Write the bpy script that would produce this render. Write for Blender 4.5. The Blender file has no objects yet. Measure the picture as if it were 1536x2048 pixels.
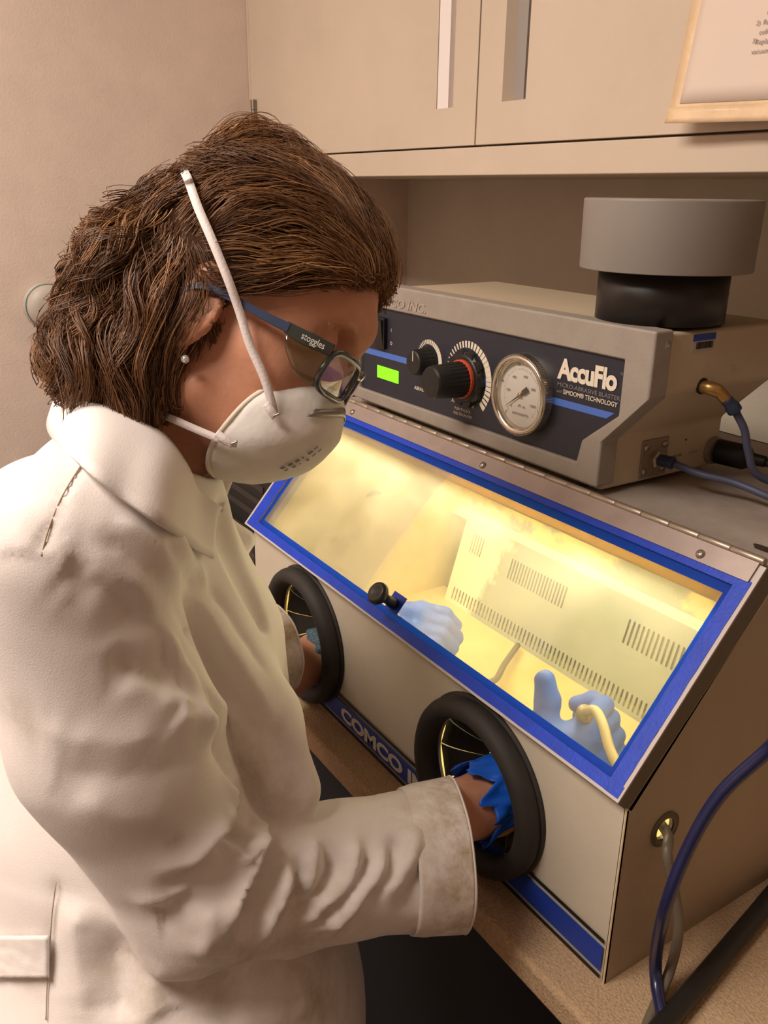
import bpy, bmesh, math, random
import numpy as np
from mathutils import Vector, Matrix

random.seed(7)
rng = np.random.default_rng(7)
D = bpy.data
scene = bpy.context.scene
COL = scene.collection

# ------------------------------------------------------------------ camera
CAM_POS = Vector((0.3609, -0.4666, 0.6388))
YAW, PIT, ROL, FPX = 0.9952, -0.3564, 0.013, 1727.9
_f = Vector((-math.sin(YAW)*math.cos(PIT), math.cos(YAW)*math.cos(PIT), math.sin(PIT)))
_r0 = Vector((math.cos(YAW), math.sin(YAW), 0)); _u0 = _r0.cross(_f)
_r = math.cos(ROL)*_r0 + math.sin(ROL)*_u0
_u = -math.sin(ROL)*_r0 + math.cos(ROL)*_u0
cam_data = D.cameras.new('camera')
cam = D.objects.new('camera', cam_data); COL.objects.link(cam)
cam.matrix_world = Matrix(((_r.x, _u.x, -_f.x, CAM_POS.x), (_r.y, _u.y, -_f.y, CAM_POS.y), (_r.z, _u.z, -_f.z, CAM_POS.z), (0, 0, 0, 1)))
cam_data.sensor_fit = 'VERTICAL'; cam_data.sensor_height = 36.0
cam_data.lens = FPX/2048*36.0
cam_data.clip_start = 0.02
scene.camera = cam

# ------------------------------------------------------------------ light
world = D.worlds.new('world'); scene.world = world; world.use_nodes = True
world.node_tree.nodes['Background'].inputs[0].default_value = (1.0, 0.86, 0.74, 1)
world.node_tree.nodes['Background'].inputs[1].default_value = 0.03
CEILING_POWER = 42.0
CEILING_COLOR = (1.0, 0.88, 0.79)
TUBE_STRENGTH = 37.0
TUBE_COLOR = (1.0, 0.92, 0.62)
vs = scene.view_settings
vs.view_transform = 'Standard'; vs.look = 'None'; vs.exposure = 0.0; vs.gamma = 1.0; vs.use_curve_mapping = False

# ------------------------------------------------------------------ materials
def srgb(r, g, b):
    f = lambda c: (c/255/12.92) if c/255 <= 0.04045 else ((c/255+0.055)/1.055)**2.4
    return (f(r), f(g), f(b), 1)
MATS = {}
def mat(name, col, rough=0.5, metal=0.0, var=0.0, vscale=30, bump=0.0, bscale=200, col2=None, lo=.35, hi=.65, spec=0.5,
        trans=0.0, sss=0.0, sssr=(1, .35, .2), sheen=0.0, emit=None, estr=0.0, detail=6, coat=0.0, alpha=1.0):
    """Principled material; colour wanders between col and col2 with noise, optional noise bump."""
    if name in MATS: return MATS[name]
    m = D.materials.new(name); m.use_nodes = True; MATS[name] = m
    nt = m.node_tree; b = nt.nodes['Principled BSDF']
    def S(k, v):
        if k in b.inputs: b.inputs[k].default_value = v
    S('Base Color', col); S('Roughness', rough); S('Metallic', metal); S('Specular IOR Level', spec)
    S('Sheen Weight', sheen); S('Coat Weight', coat); S('Alpha', alpha)
    if sss: S('Subsurface Weight', sss); S('Subsurface Radius', sssr); S('Subsurface Scale', 0.006)
    if emit: S('Emission Color', emit); S('Emission Strength', estr)
    if var or col2 or bump:
        tc = nt.nodes.new('ShaderNodeTexCoord')
    if var or col2:
        n = nt.nodes.new('ShaderNodeTexNoise'); n.inputs['Scale'].default_value = vscale; n.inputs['Detail'].default_value = detail
        n.inputs['Roughness'].default_value = .65
        nt.links.new(tc.outputs['Object'], n.inputs['Vector'])
        rp = nt.nodes.new('ShaderNodeValToRGB'); rp.color_ramp.elements[0].position = lo; rp.color_ramp.elements[1].position = hi
        c2 = col2 if col2 else tuple(min(1, c*(1+var)) for c in col[:3])+(1,)
        c1 = col if col2 else tuple(c*(1-var) for c in col[:3])+(1,)
        rp.color_ramp.elements[0].color = c1; rp.color_ramp.elements[1].color = c2
        nt.links.new(n.outputs['Fac'], rp.inputs['Fac']); nt.links.new(rp.outputs['Color'], b.inputs['Base Color'])
    if bump:
        n2 = nt.nodes.new('ShaderNodeTexNoise'); n2.inputs['Scale'].default_value = bscale; n2.inputs['Detail'].default_value = 3
        nt.links.new(tc.outputs['Object'], n2.inputs['Vector'])
        bp = nt.nodes.new('ShaderNodeBump'); bp.inputs['Strength'].default_value = bump; bp.inputs['Distance'].default_value = .002
        nt.links.new(n2.outputs['Fac'], bp.inputs['Height']); nt.links.new(bp.outputs['Normal'], b.inputs['Normal'])
    return m
def pane_mat(name, tint=(1, 1, 1, 1), haze=0.0, hazecol=(1, 1, 1, 1), gloss=0.06, rough=0.03, hscale=12):
    """thin clear sheet: transparent + a little gloss + an optional film of dust that scatters"""
    if name in MATS: return MATS[name]
    m = D.materials.new(name); m.use_nodes = True; MATS[name] = m; nt = m.node_tree
    nt.nodes.remove(nt.nodes['Principled BSDF']); out = nt.nodes['Material Output']
    t = nt.nodes.new('ShaderNodeBsdfTransparent'); t.inputs[0].default_value = tint
    g = nt.nodes.new('ShaderNodeBsdfGlossy'); g.inputs['Roughness'].default_value = rough
    fr = nt.nodes.new('ShaderNodeFresnel'); fr.inputs[0].default_value = 1.3
    mx = nt.nodes.new('ShaderNodeMixShader'); nt.links.new(t.outputs[0], mx.inputs[1]); nt.links.new(g.outputs[0], mx.inputs[2])
    mul = nt.nodes.new('ShaderNodeMath'); mul.operation = 'MULTIPLY_ADD'; mul.inputs[1].default_value = .8; mul.inputs[2].default_value = gloss
    nt.links.new(fr.outputs[0], mul.inputs[0]); nt.links.new(mul.outputs[0], mx.inputs[0])
    last = mx
    if haze:
        d = nt.nodes.new('ShaderNodeBsdfTranslucent'); d.inputs[0].default_value = hazecol
        m2 = nt.nodes.new('ShaderNodeMixShader')
        tc = nt.nodes.new('ShaderNodeTexCoord'); n = nt.nodes.new('ShaderNodeTexNoise'); n.inputs['Scale'].default_value = hscale
        nt.links.new(tc.outputs['Object'], n.inputs['Vector'])
        mr = nt.nodes.new('ShaderNodeMapRange'); mr.inputs[1].default_value = .3; mr.inputs[2].default_value = .7
        mr.inputs[3].default_value = haze*.4; mr.inputs[4].default_value = haze*1.5
        nt.links.new(n.outputs['Fac'], mr.inputs[0]); nt.links.new(mr.outputs[0], m2.inputs[0])
        nt.links.new(mx.outputs[0], m2.inputs[1]); nt.links.new(d.outputs[0], m2.inputs[2]); last = m2
    nt.links.new(last.outputs[0], out.inputs['Surface'])
    return m
def thin_mat(name, col, tr=0.5, rough=0.5):
    """thin film (tape, glove rubber, paper): diffuse + translucent"""
    if name in MATS: return MATS[name]
    m = D.materials.new(name); m.use_nodes = True; MATS[name] = m; nt = m.node_tree
    b = nt.nodes['Principled BSDF']; b.inputs['Base Color'].default_value = col; b.inputs['Roughness'].default_value = rough
    t = nt.nodes.new('ShaderNodeBsdfTranslucent'); t.inputs[0].default_value = col
    mx = nt.nodes.new('ShaderNodeMixShader'); mx.inputs[0].default_value = tr
    nt.links.new(b.outputs[0], mx.inputs[1]); nt.links.new(t.outputs[0], mx.inputs[2])
    nt.links.new(mx.outputs[0], nt.nodes['Material Output'].inputs['Surface'])
    return m

# ------------------------------------------------------------------ objects
BASE = {}
def put(o, parent=None):
    COL.objects.link(o)
    if parent is not None:
        o.parent = parent
        o.matrix_parent_inverse = Matrix.Translation(-parent_world(parent))
    return o
def parent_world(p):
    return BASE.get(p.name, Vector((0, 0, 0)))
def thing(name, label, cat, loc, group=None):
    o = D.objects.new(name, None); COL.objects.link(o); o.location = loc; o.empty_display_size = .03
    o['label'] = label; o['category'] = cat; BASE[o.name] = Vector(loc)
    if group: o['group'] = group
    return o
def tag(o, label, cat, group=None):
    o['label'] = label; o['category'] = cat
    if group: o['group'] = group
    return o
def obj(name, me, m, parent=None, bevel=0, seg=2, smooth=False, solid=0, subsurf=0, label=None):
    o = D.objects.new(name, me)
    if m is not None and not me.materials: me.materials.append(m)
    put(o, parent)
    if smooth:
        me.polygons.foreach_set('use_smooth', [True]*len(me.polygons))
    if solid:
        s = o.modifiers.new('thick', 'SOLIDIFY'); s.thickness = solid; s.offset = 0
    if subsurf:
        s = o.modifiers.new('sub', 'SUBSURF'); s.levels = subsurf; s.render_levels = subsurf
    if bevel:
        bv = o.modifiers.new('bevel', 'BEVEL'); bv.width = bevel; bv.segments = seg; bv.limit_method = 'ANGLE'; bv.angle_limit = math.radians(35)
        if not smooth: 
            me.polygons.foreach_set('use_smooth', [True]*len(me.polygons))
            bv.harden_normals = True
    if label: o['label'] = label
    return o
def struct(o):
    o['kind'] = 'structure'; return o
class MB:
    def __init__(s): s.v = []; s.f = []
    def add(s, vs_, fs_):
        n = len(s.v); s.v += [tuple(p) for p in vs_]; s.f += [tuple(i+n for i in f) for f in fs_]; return s
    def box(s, a, b):
        x0, y0, z0 = a; x1, y1, z1 = b
        return s.add([(x0, y0, z0), (x1, y0, z0), (x1, y1, z0), (x0, y1, z0), (x0, y0, z1), (x1, y0, z1), (x1, y1, z1), (x0, y1, z1)],
              [(0, 3, 2, 1), (4, 5, 6, 7), (0, 1, 5, 4), (1, 2, 6, 5), (2, 3, 7, 6), (3, 0, 4, 7)])
    def prism(s, pts, d):
        """closed 3-D polygon pts pushed along vector d"""
        n = len(pts); d = Vector(d)
        return s.add([Vector(p) for p in pts]+[Vector(p)+d for p in pts],
              [tuple(range(n))[::-1], tuple(range(n, 2*n))]+[(i, (i+1) % n, n+(i+1) % n, n+i) for i in range(n)])
    def tube(s, pts, r, n=10, cap=True, close=False):
        P = [Vector(p) for p in pts]; m = len(P); rr = r if hasattr(r, '__len__') else [r]*m
        T = []
        for i in range(m):
            a = P[(i-1) % m] if (i > 0 or close) else P[i]; b = P[(i+1) % m] if (i < m-1 or close) else P[i]
            T.append((b-a).normalized())
        N = T[0].orthogonal().normalized(); vs_ = []
        for i in range(m):
            N = (N - T[i]*N.dot(T[i])).normalized(); B = T[i].cross(N)
            for k in range(n):
                a = 2*math.pi*k/n; vs_.append(P[i]+(N*math.cos(a)+B*math.sin(a))*rr[i])
        fs_ = []
        for i in range(m if close else m-1):
            j = (i+1) % m
            for k in range(n): fs_.append((i*n+k, i*n+(k+1) % n, j*n+(k+1) % n, j*n+k))
        if cap and not close: fs_ += [tuple(range(n))[::-1], tuple(range((m-1)*n, m*n))]
        return s.add(vs_, fs_)
    def lathe(s, prof, o, ax, n=40, cap=True):
        """profile [(radius, height)] turned about axis ax through o"""
        o = Vector(o); ax = Vector(ax).normalized(); N = ax.orthogonal().normalized(); B = ax.cross(N); m = len(prof)
        vs_ = [o+ax*h+(N*math.cos(2*math.pi*k/n)+B*math.sin(2*math.pi*k/n))*r for r, h in prof for k in range(n)]
        fs_ = [(i*n+k, i*n+(k+1) % n, (i+1)*n+(k+1) % n, (i+1)*n+k) for i in range(m-1) for k in range(n)]
        if cap: fs_ += [tuple(range(n))[::-1], tuple(range((m-1)*n, m*n))]
        return s.add(vs_, fs_)
    def strip(s, A, B):
        """ribbon between two polylines"""
        n = len(A); return s.add(list(A)+list(B), [(i, i+1, n+i+1, n+i) for i in range(n-1)])
    def mesh(s, name):
        me = D.meshes.new(name); me.from_pydata([tuple(p) for p in s.v], [], s.f); me.update(); return me
    def build(s, name, m, parent=None, **k): return obj(name, s.mesh(name), m, parent, **k)
def catmull(pts, n=8, close=False):
    P = [np.array(p, float) for p in pts]; m = len(P); out = []
    rngi = range(m if close else m-1)
    for i in rngi:
        p0 = P[(i-1) % m] if (close or i > 0) else 2*P[0]-P[1]
        p1 = P[i]; p2 = P[(i+1) % m]
        p3 = P[(i+2) % m] if (close or i < m-2) else 2*P[-1]-P[-2]
        for k in range(n):
            t = k/n
            out.append(.5*((2*p1)+(-p0+p2)*t+(2*p0-5*p1+4*p2-p3)*t*t+(-p0+3*p1-3*p2+p3)*t**3))
    if not close: out.append(P[-1])
    return [tuple(p) for p in out]
def plate(outer, holes, origin, U, V, N, th):
    """flat plate with holes; outlines in (u,v) of the frame origin,U,V; pushed th along -N (top face at the frame)"""
    bm = bmesh.new(); o = Vector(origin); U = Vector(U); V = Vector(V); N = Vector(N)
    loops = []
    for lp in [outer]+holes:
        vv = [bm.verts.new(o+U*p[0]+V*p[1]) for p in lp]; loops.append(vv)
        for i in range(len(vv)): bm.edges.new((vv[i], vv[(i+1) % len(vv)]))
    bmesh.ops.triangle_fill(bm, use_beauty=True, use_dissolve=False, edges=bm.edges[:], normal=N)
    for f in bm.faces:
        if f.normal.dot(N) < 0: f.normal_flip()
    if th:
        ret = bmesh.ops.extrude_face_region(bm, geom=bm.faces[:])
        vv = [g for g in ret['geom'] if isinstance(g, bmesh.types.BMVert)]
        bmesh.ops.translate(bm, verts=vv, vec=-N*th)
        bmesh.ops.recalc_face_normals(bm, faces=bm.faces[:])
    me = D.meshes.new('plate'); bm.to_mesh(me); bm.free(); return me
def circ(c, r, n=40, sx=1, sy=1): return [(c[0]+r*sx*math.cos(2*math.pi*i/n), c[1]+r*sy*math.sin(2*math.pi*i/n)) for i in range(n)]
def slot(c, w, h, n=5):
    pts = []
    for i in range(n+1): a = math.pi*i/n; pts.append((c[0]+w/2*math.cos(a), c[1]+h/2-w/2+w/2*math.sin(a)))
    for i in range(n+1): a = math.pi+math.pi*i/n; pts.append((c[0]+w/2*math.cos(a), c[1]-h/2+w/2+w/2*math.sin(a)))
    return pts
def text(name, s, m, origin, U, V, h, parent, width=None, bold=0.0, slant=0.0, align='LEFT', depth=.0002, lift=.0003, spacing=1.0, label=None):
    """flat printed lettering: cap height h, on the frame origin,U(right),V(up)"""
    cu = D.curves.new(name, 'FONT'); cu.body = s; cu.size = 1; cu.offset = bold; cu.shear = slant; cu.align_x = align
    cu.space_character = spacing; cu.resolution_u = 3
    o = D.objects.new('tmp', cu); COL.objects.link(o)
    dg = bpy.context.evaluated_depsgraph_get(); me = D.meshes.new_from_object(o.evaluated_get(dg))
    D.objects.remove(o); D.curves.remove(cu)
    co = np.zeros(len(me.vertices)*3); me.vertices.foreach_get('co', co); co = co.reshape(-1, 3)
    if len(co) == 0: return None
    sy = h/0.73; sx = sy
    if width: 
        w = co[:, 0].max()-co[:, 0].min(); sx = width/w
    U = np.array(Vector(U).normalized()); V = np.array(Vector(V).normalized()); N = np.cross(U, V)
    P = np.array(origin)+co[:, :1]*sx*U+co[:, 1:2]*sy*V+N*lift
    me.vertices.foreach_set('co', P.ravel()); me.update(); me.materials.clear()
    return obj(name, me, m, parent, label=label)
# ================================================================== the setting
WALLX, WALLY, FLOORZ, CEILZ = -1.2585, 0.635, -0.93, 1.60
m_wall = mat('painted_wall', srgb(219, 199, 184), .85, var=.05, vscale=9, bump=.25, bscale=260)
m_cab = mat('cream_laminate', srgb(203, 186, 166), .55, var=.04, vscale=5, bump=.05, bscale=300)
m_ceil = mat('ceiling_white', srgb(225, 220, 212), .9)
m_floor = mat('dark_floor', srgb(70, 64, 60), .6, var=.15, vscale=20)
def wallbox(name, a, b, m): return struct(MB().box(a, b).build(name, m))
wallbox('wall_left', (WALLX-.08, -2.3, FLOORZ), (WALLX, WALLY+.08, CEILZ), m_wall)
wallbox('wall_back', (WALLX, WALLY, FLOORZ), (2.2, WALLY+.08, CEILZ), mat('back_wall_paint', srgb(200, 190, 172), .85, var=.04, vscale=9, bump=.2, bscale=260))
wallbox('wall_right', (2.2, -2.3, FLOORZ), (2.28, WALLY+.08, CEILZ), m_wall)
wallbox('wall_front', (WALLX-.08, -2.38, FLOORZ), (2.28, -2.3, CEILZ), m_wall)
wallbox('floor', (WALLX-.08, -2.38, FLOORZ-.06), (2.28, WALLY+.08, FLOORZ), m_floor)
wallbox('ceiling', (WALLX-.08, -2.38, CEILZ), (2.28, WALLY+.08, CEILZ+.06), m_ceil)

# ceiling lamp: housing, diffuser and its light
LAMP = (-0.40, -1.12)
lampt = thing('ceiling_light', 'white rectangular ceiling light panel above the worker', 'light', (LAMP[0], LAMP[1], CEILZ))
MB().box((LAMP[0]-.62, LAMP[1]-.32, CEILZ-.05), (LAMP[0]+.62, LAMP[1]+.32, CEILZ)).build('housing', m_ceil, lampt, bevel=.004)
MB().box((LAMP[0]-.59, LAMP[1]-.29, CEILZ-.056), (LAMP[0]+.59, LAMP[1]+.29, CEILZ-.05)).build('diffuser', mat('lamp_diffuser', srgb(250, 245, 235), .6, emit=(1, .85, .7, 1), estr=1.0), lampt)
al = D.lights.new('ceiling_lamp_light', 'AREA'); al.shape = 'RECTANGLE'; al.size = 1.1; al.size_y = .5
al.energy = CEILING_POWER; al.color = CEILING_COLOR
alo = D.objects.new('ceiling_lamp_light', al); put(alo, lampt); alo.location = (LAMP[0], LAMP[1], CEILZ-.06)

# ------------------------------------------------------------------ wall cabinet over the bench
YW, ZW0, ZW1, XD = 0.274, 0.6581, 0.6939, -0.580
wc = thing('wall_cabinet', 'cream laminate wall cabinet with two tall doors above the bench', 'cabinet', ((WALLX+1.2)/2, .45, ZW0))
WCR = 0.75; WCT = 1.50
MB().box((WALLX+.001, YW+.021, ZW0+.002), (WCR, WALLY-.001, WCT)).build('carcass', m_cab, wc)
MB().box((WALLX+.001, YW, ZW0), (WCR, YW+.021, ZW1-.0022)).build('bottom_rail', m_cab, wc, bevel=.0015)
m_steel = mat('hinge_steel', srgb(150, 140, 130), .35, metal=.9)
m_alu = mat('handle_white', srgb(235, 226, 222), .45)
m_recess = mat('handle_recess_grey', srgb(150, 142, 136), .5)
def door(x0, x1, hx, strip_side):
    hz0 = .741
    hw = .018 if strip_side < 0 else .021
    pl = plate([(x0, ZW1), (x1, ZW1), (x1, WCT), (x0, WCT)], [[(hx-hw, hz0), (hx+hw, hz0), (hx+hw, hz0+.62), (hx-hw, hz0+.62)]],
               (0, YW, 0), (1, 0, 0), (0, 0, 1), (0, -1, 0), .019)
    d = obj('door', pl, m_cab, wc, bevel=.0008, seg=1)
    # routed finger pull: back, sloped cheek, bright strip
    MB().box((hx-hw, YW+.013, hz0), (hx+hw, YW+.0185, hz0+.62)).build('pull_recess', m_recess if strip_side > 0 else m_alu, d)
    if strip_side > 0:
        MB().prism([(hx-hw, YW+.0005, hz0), (hx-hw+.006, YW+.013, hz0), (hx-hw, YW+.013, hz0)], (0, 0, .62)).build('pull_cheek', m_cab, d)
        MB().box((hx+.004, YW+.009, hz0), (hx+.0075, YW+.013, hz0+.62)).build('pull_rib', m_recess, d)
    else:
        MB().box((hx-hw+.001, YW+.001, hz0), (hx+.007, YW+.013, hz0+.62)).build('pull_strip', m_alu, d)
        MB().prism([(hx+hw, YW+.0005, hz0), (hx+hw-.008, YW+.013, hz0), (hx+hw, YW+.013, hz0)], (0, 0, .62)).build('pull_cheek', m_cab, d)
    return d
dl = door(WALLX+.012, XD-.0012, -0.648, -1)
dr = door(XD+.0012, WCR-.002, -0.510, 1)
# left filler strip and hinge barrel of the left door
MB().box((WALLX+.001, YW+.001, ZW1), (WALLX+.010, YW+.02, WCT)).build('filler_strip', m_cab, wc)
hx, hz = -1.228, 0.741
h = MB()
for k in range(5): h.lathe([(.0058, 0), (.0062, .001), (.0062, .0165), (.0058, .0175)], (hx, YW-.004, hz+.018*k-.04), (0, 0, 1), 14)
h.build('hinge_barrel', m_steel, wc, smooth=False)

# notice in a plastic sleeve, taped on the right door, bottom standing off
m_paper = thin_mat('old_paper', srgb(238, 220, 204), .2, .6)
m_sleeve = mat('yellowed_plastic_sleeve', srgb(226, 196, 158), .25, var=.08, vscale=40, bump=.3, bscale=120, coat=.4)
m_ink = mat('faded_grey_ink', srgb(150, 135, 128), .8)
nt_ = thing('notice_sheet', 'old typed notice in a yellowed plastic sleeve on the cabinet door', 'notice', (-.16, YW-.012, .705))
def notice_pt(a, b, off=0.0):
    """a 0..1 across, b 0..1 up; the lower edge stands off the door and waves"""
    z = .7035+.30*b-.006*a*(1-b)
    x = -.252+.215*a+.010*b
    y = YW-.002-.024*(1-b)**1.5-.004*math.sin(a*9+1)*(1-b)*.5-off
    return (x, y, z)
def sheet(a0, a1, b0, b1, off, na=20, nb=20):
    g = MB(); vs_ = [notice_pt(a0+(a1-a0)*i/na, b0+(b1-b0)*j/nb, off) for j in range(nb+1) for i in range(na+1)]
    return g.add(vs_, [(j*(na+1)+i, j*(na+1)+i+1, (j+1)*(na+1)+i+1, (j+1)*(na+1)+i) for j in range(nb) for i in range(na)])
sheet(0, 1, 0, 1, 0).build('plastic_sleeve', m_sleeve, nt_, solid=.0008, smooth=True)
sheet(.055, .96, .05, .97, .0010).build('paper', m_paper, nt_, solid=.0003, smooth=True)
sheet(-.004, 1.004, -.006, .040, .0014, 20, 3).build('sleeve_seam', m_sleeve, nt_, solid=.0008, smooth=True)
for k, w in enumerate(['When', '"Filter', 'thump', 'Remove', 'collector', 'Replace', 'vacuum']):
    bb = .318-.0245*k
    p = Vector(notice_pt(.40-.008*k, bb, .0016)); q_ = Vector(notice_pt(.50-.008*k, bb, .0016)); r_ = Vector(notice_pt(.40-.008*k, bb+.05, .0016))
    text('typed_line', w, m_ink, p, q_-p, r_-p, .0042, nt_, lift=.0004)
for k, w in enumerate(['1)', '2)', '3)']):
    bb = [.318, .245, .20][k]
    p = Vector(notice_pt(.345, bb, .0016)); q_ = Vector(notice_pt(.45, bb, .0016)); r_ = Vector(notice_pt(.345, bb+.05, .0016))
    text('typed_number', w, m_ink, p, q_-p, r_-p, .0038, nt_, lift=.0004)

# striped knob on the left wall behind the worker's hair
kn = thing('wall_fixture', 'grey round wall fixture with a teal ring behind the hair', 'fixture', (WALLX, -.118, .441))
m_kn = mat('knob_grey', srgb(178, 168, 156), .5); m_teal = mat('teal_ring', srgb(20, 92, 82), .5)
KO = (WALLX, -.126, .4420)
MB().lathe([(.040, 0), (.041, .003), (.040, .014)], KO, (1, 0, 0), 40).build('rear_flange', m_kn, kn, smooth=True)
MB().lathe([(.0385, .014), (.0385, .0185)], KO, (1, 0, 0), 40).build('ring', m_teal, kn, smooth=True)
MB().lathe([(.038, .0185), (.037, .026), (.031, .034), (.020, .037), (.001, .038)], KO, (1, 0, 0), 40).build('cap', m_kn, kn, smooth=True)

# ------------------------------------------------------------------ bench
YB = -.0412
m_bench = mat('tan_speckled_worktop', srgb(176, 144, 110), .9, col2=srgb(212, 182, 146), vscale=330, lo=.3, hi=.7, bump=.9, bscale=420)
m_black = mat('black_bench_shade_and_shoes', srgb(14, 14, 17), .8)  # black stands in for the shade under the bench; shoes share it
bench = thing('workbench', 'tan textured worktop under the cabinet, its base coloured black as shade', 'bench', (0, .3, FLOORZ))
MB().box((WALLX+.002, YB, -.030), (1.6, WALLY-.002, 0)).build('worktop', m_bench, bench, bevel=.006, seg=3)
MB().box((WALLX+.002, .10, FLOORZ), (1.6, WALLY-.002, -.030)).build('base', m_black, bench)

# dark equipment to the left of the blasting cabinet
eq = thing('dust_collector', 'black dust collector box behind the worker, left of the blasting cabinet', 'machine', (-.92, .2, 0))
m_eq = mat('black_plastic', srgb(24, 22, 21), .55); m_eq2 = mat('dark_grey_plastic', srgb(52, 46, 42), .6)
MB().box((-1.10, .02, 0), (-.745, .40, .120)).build('base', m_eq2, eq, bevel=.004)
MB().box((-1.10, .06, .120), (-.745, .40, .29)).build('upper_box', m_eq, eq, bevel=.004)
g = MB()
for k in range(5): g.box((-1.05, .058, .15+.025*k), (-.79, .061, .16+.025*k))
g.build('vent_grille', m_eq2, eq)
MB().tube(catmull([(-.745, .2, .2), (-.72, .2, .2), (-.7015, .2, .19)], 5), .02, 14).build('duct_stub', m_eq, eq, smooth=True)

# ================================================================== blasting cabinet
CW, H1, YT, ZT, LY, LZ = .70, .1826, .1319, .3654, -.0129, .1957
CD, TOPZ = .47, .358
TV = Vector((0, YT-LY, ZT-LZ)); LID_L = TV.length; TV.normalize(); NV = Vector((0, -TV.z, TV.y))   # outward normal of the lid
m_paint = mat('cabinet_cream_paint', srgb(203, 192, 172), .5, var=.05, vscale=6, bump=.08, bscale=250)
m_inside = mat('chamber_cream', srgb(240, 222, 160), .6, col2=srgb(228, 206, 140), vscale=9, bump=.2, bscale=40)
m_lidframe = mat('lid_flange_brown', srgb(104, 92, 76), .55)
m_lidface = mat('lid_edge_grey', srgb(190, 178, 172), .5)
m_leaf = mat('hinge_leaf_metal', srgb(160, 144, 136), .45, metal=.35, var=.08, vscale=25)
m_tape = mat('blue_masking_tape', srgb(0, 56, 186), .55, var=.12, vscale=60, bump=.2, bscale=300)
m_tape_thin = thin_mat('blue_tape_backlit_over_glass', srgb(30, 92, 255), .8, .5)
m_white = mat('white_print', srgb(214, 206, 192), .6)
m_blackline = mat('black_print', srgb(20, 18, 18), .6)
m_blue = mat('blue_print', srgb(24, 60, 160), .5)
m_rubber = mat('black_rubber', srgb(44, 39, 34), .7, var=.15, vscale=40, bump=.15, bscale=120)
m_rubber_in = mat('black_rubber_sheet', srgb(26, 23, 20), .6)
m_screw = mat('screw_steel', srgb(176, 168, 158), .3, metal=.9)
cabt = thing('blasting_cabinet', 'cream blasting cabinet with a blue taped sloping window and two black hand ports', 'cabinet', (-CW/2, CD/2, 0))
PORTS = [(-.535, .0935), (-.176, .0935)]
PR = .070
fp = plate([(-CW, 0), (0, 0), (0, H1), (-CW, H1)], [circ(p, PR, 48) for p in PORTS], (0, 0, 0), (1, 0, 0), (0, 0, 1), (0, -1, 0), .002)
obj('front_panel', fp, m_paint, cabt)
prof = [(0, 0), (0, H1), (YT+.018, TOPZ-.010), (YT+.018, TOPZ), (CD, TOPZ), (CD, 0)]
GROM = (.0500, .1430)
sp = plate(prof, [circ(GROM, .0105, 24)], (0, 0, 0), (0, 1, 0), (0, 0, 1), (1, 0, 0), .003)
obj('side_panel', sp, mat('cabinet_cream_shaded', srgb(176, 158, 134), .55, var=.06, vscale=5, bump=.12, bscale=200), cabt)  # right side's shade put into a darker copy of the cream
sp2 = plate(prof, [], (-CW, 0, 0), (0, 1, 0), (0, 0, 1), (-1, 0, 0), .003)
obj('side_panel', sp2, m_paint, cabt)
# paler cream edge of the right side panel
MB().tube([(-.001, 0, 0), (-.001, 0, H1), (-.001, YT+.018, TOPZ-.010)], .0011, 6).build('panel_edge', mat('edge_cream', srgb(226, 206, 170), .5), cabt)
m_top = mat('top_plate_grey', srgb(186, 174, 162), .45, col2=srgb(150, 136, 124), vscale=7, metal=.15)
MB().box((-CW, YT+.004, TOPZ-.003), (0, CD, TOPZ)).build('top_plate', m_top, cabt)
# stain on the top plate
sb = MB(); sc_ = [(-.0305+.011*math.cos(a)*(1+.25*math.sin(3*a)), .172+.007*math.sin(a)*(1+.2*math.cos(2*a)), TOPZ+.0003) for a in np.linspace(0, 6.283, 25)[:-1]]
sb.add(sc_, [tuple(range(24))]); sb.add([(p[0]*.45-.004, .180+(p[1]-.172)*.5, p[2]) for p in sc_], [tuple(range(24))])
sb.build('stain', mat('dark_oil_stain', srgb(58, 48, 40), .4), cabt)
MB().box((-CW, CD-.003, 0), (0, CD, TOPZ)).build('back_panel', m_paint, cabt)
# inner liner: floor, left, right, upper back, header
BYB, BYT, BZT = .312, .352, .146
MB().box((-CW+.004, .003, .012), (-.004, BYB+.03, .014)).build('chamber_floor', m_inside, cabt)
MB().prism([(-CW+.0032, .003, .012), (-CW+.0032, .003, H1-.006), (-CW+.0032, YT+.016, TOPZ-.022), (-CW+.0032, CD-.01, TOPZ-.022), (-CW+.0032, CD-.01, .012)], (.0015, 0, 0)).build('chamber_wall_liner', m_inside, cabt)
m_upper = mat('chamber_back_worn', srgb(232, 206, 140), .45, col2=srgb(160, 160, 140), vscale=6.5, lo=.46, hi=.52, detail=8)
MB().box((-CW+.004, .372, BZT-.02), (-.004, .374, TOPZ-.004)).build('chamber_back', m_upper, cabt)
MB().prism([(-CW+.004, BYT, BZT+.0002), (-CW+.004, .3722, BZT+.006), (-CW+.004, .3722, BZT+.0035), (-CW+.004, BYT, BZT-.002)], (CW-.008, 0, 0)).build('chamber_ledge', mat('ledge_bright', srgb(245, 238, 214), .4), cabt)
MB().box((-CW+.004, YT+.003, .3135), (-.004, YT+.005, TOPZ-.004)).build('chamber_header', thin_mat('header_amber_diffuser', srgb(228, 200, 138), .3, .5), cabt)
MB().box((-CW+.004, YT+.0025, .3125), (-.004, YT+.010, .3135)).build('header_lip', mat('ledge_bright', (1, 1, 1, 1)), cabt)
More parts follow.
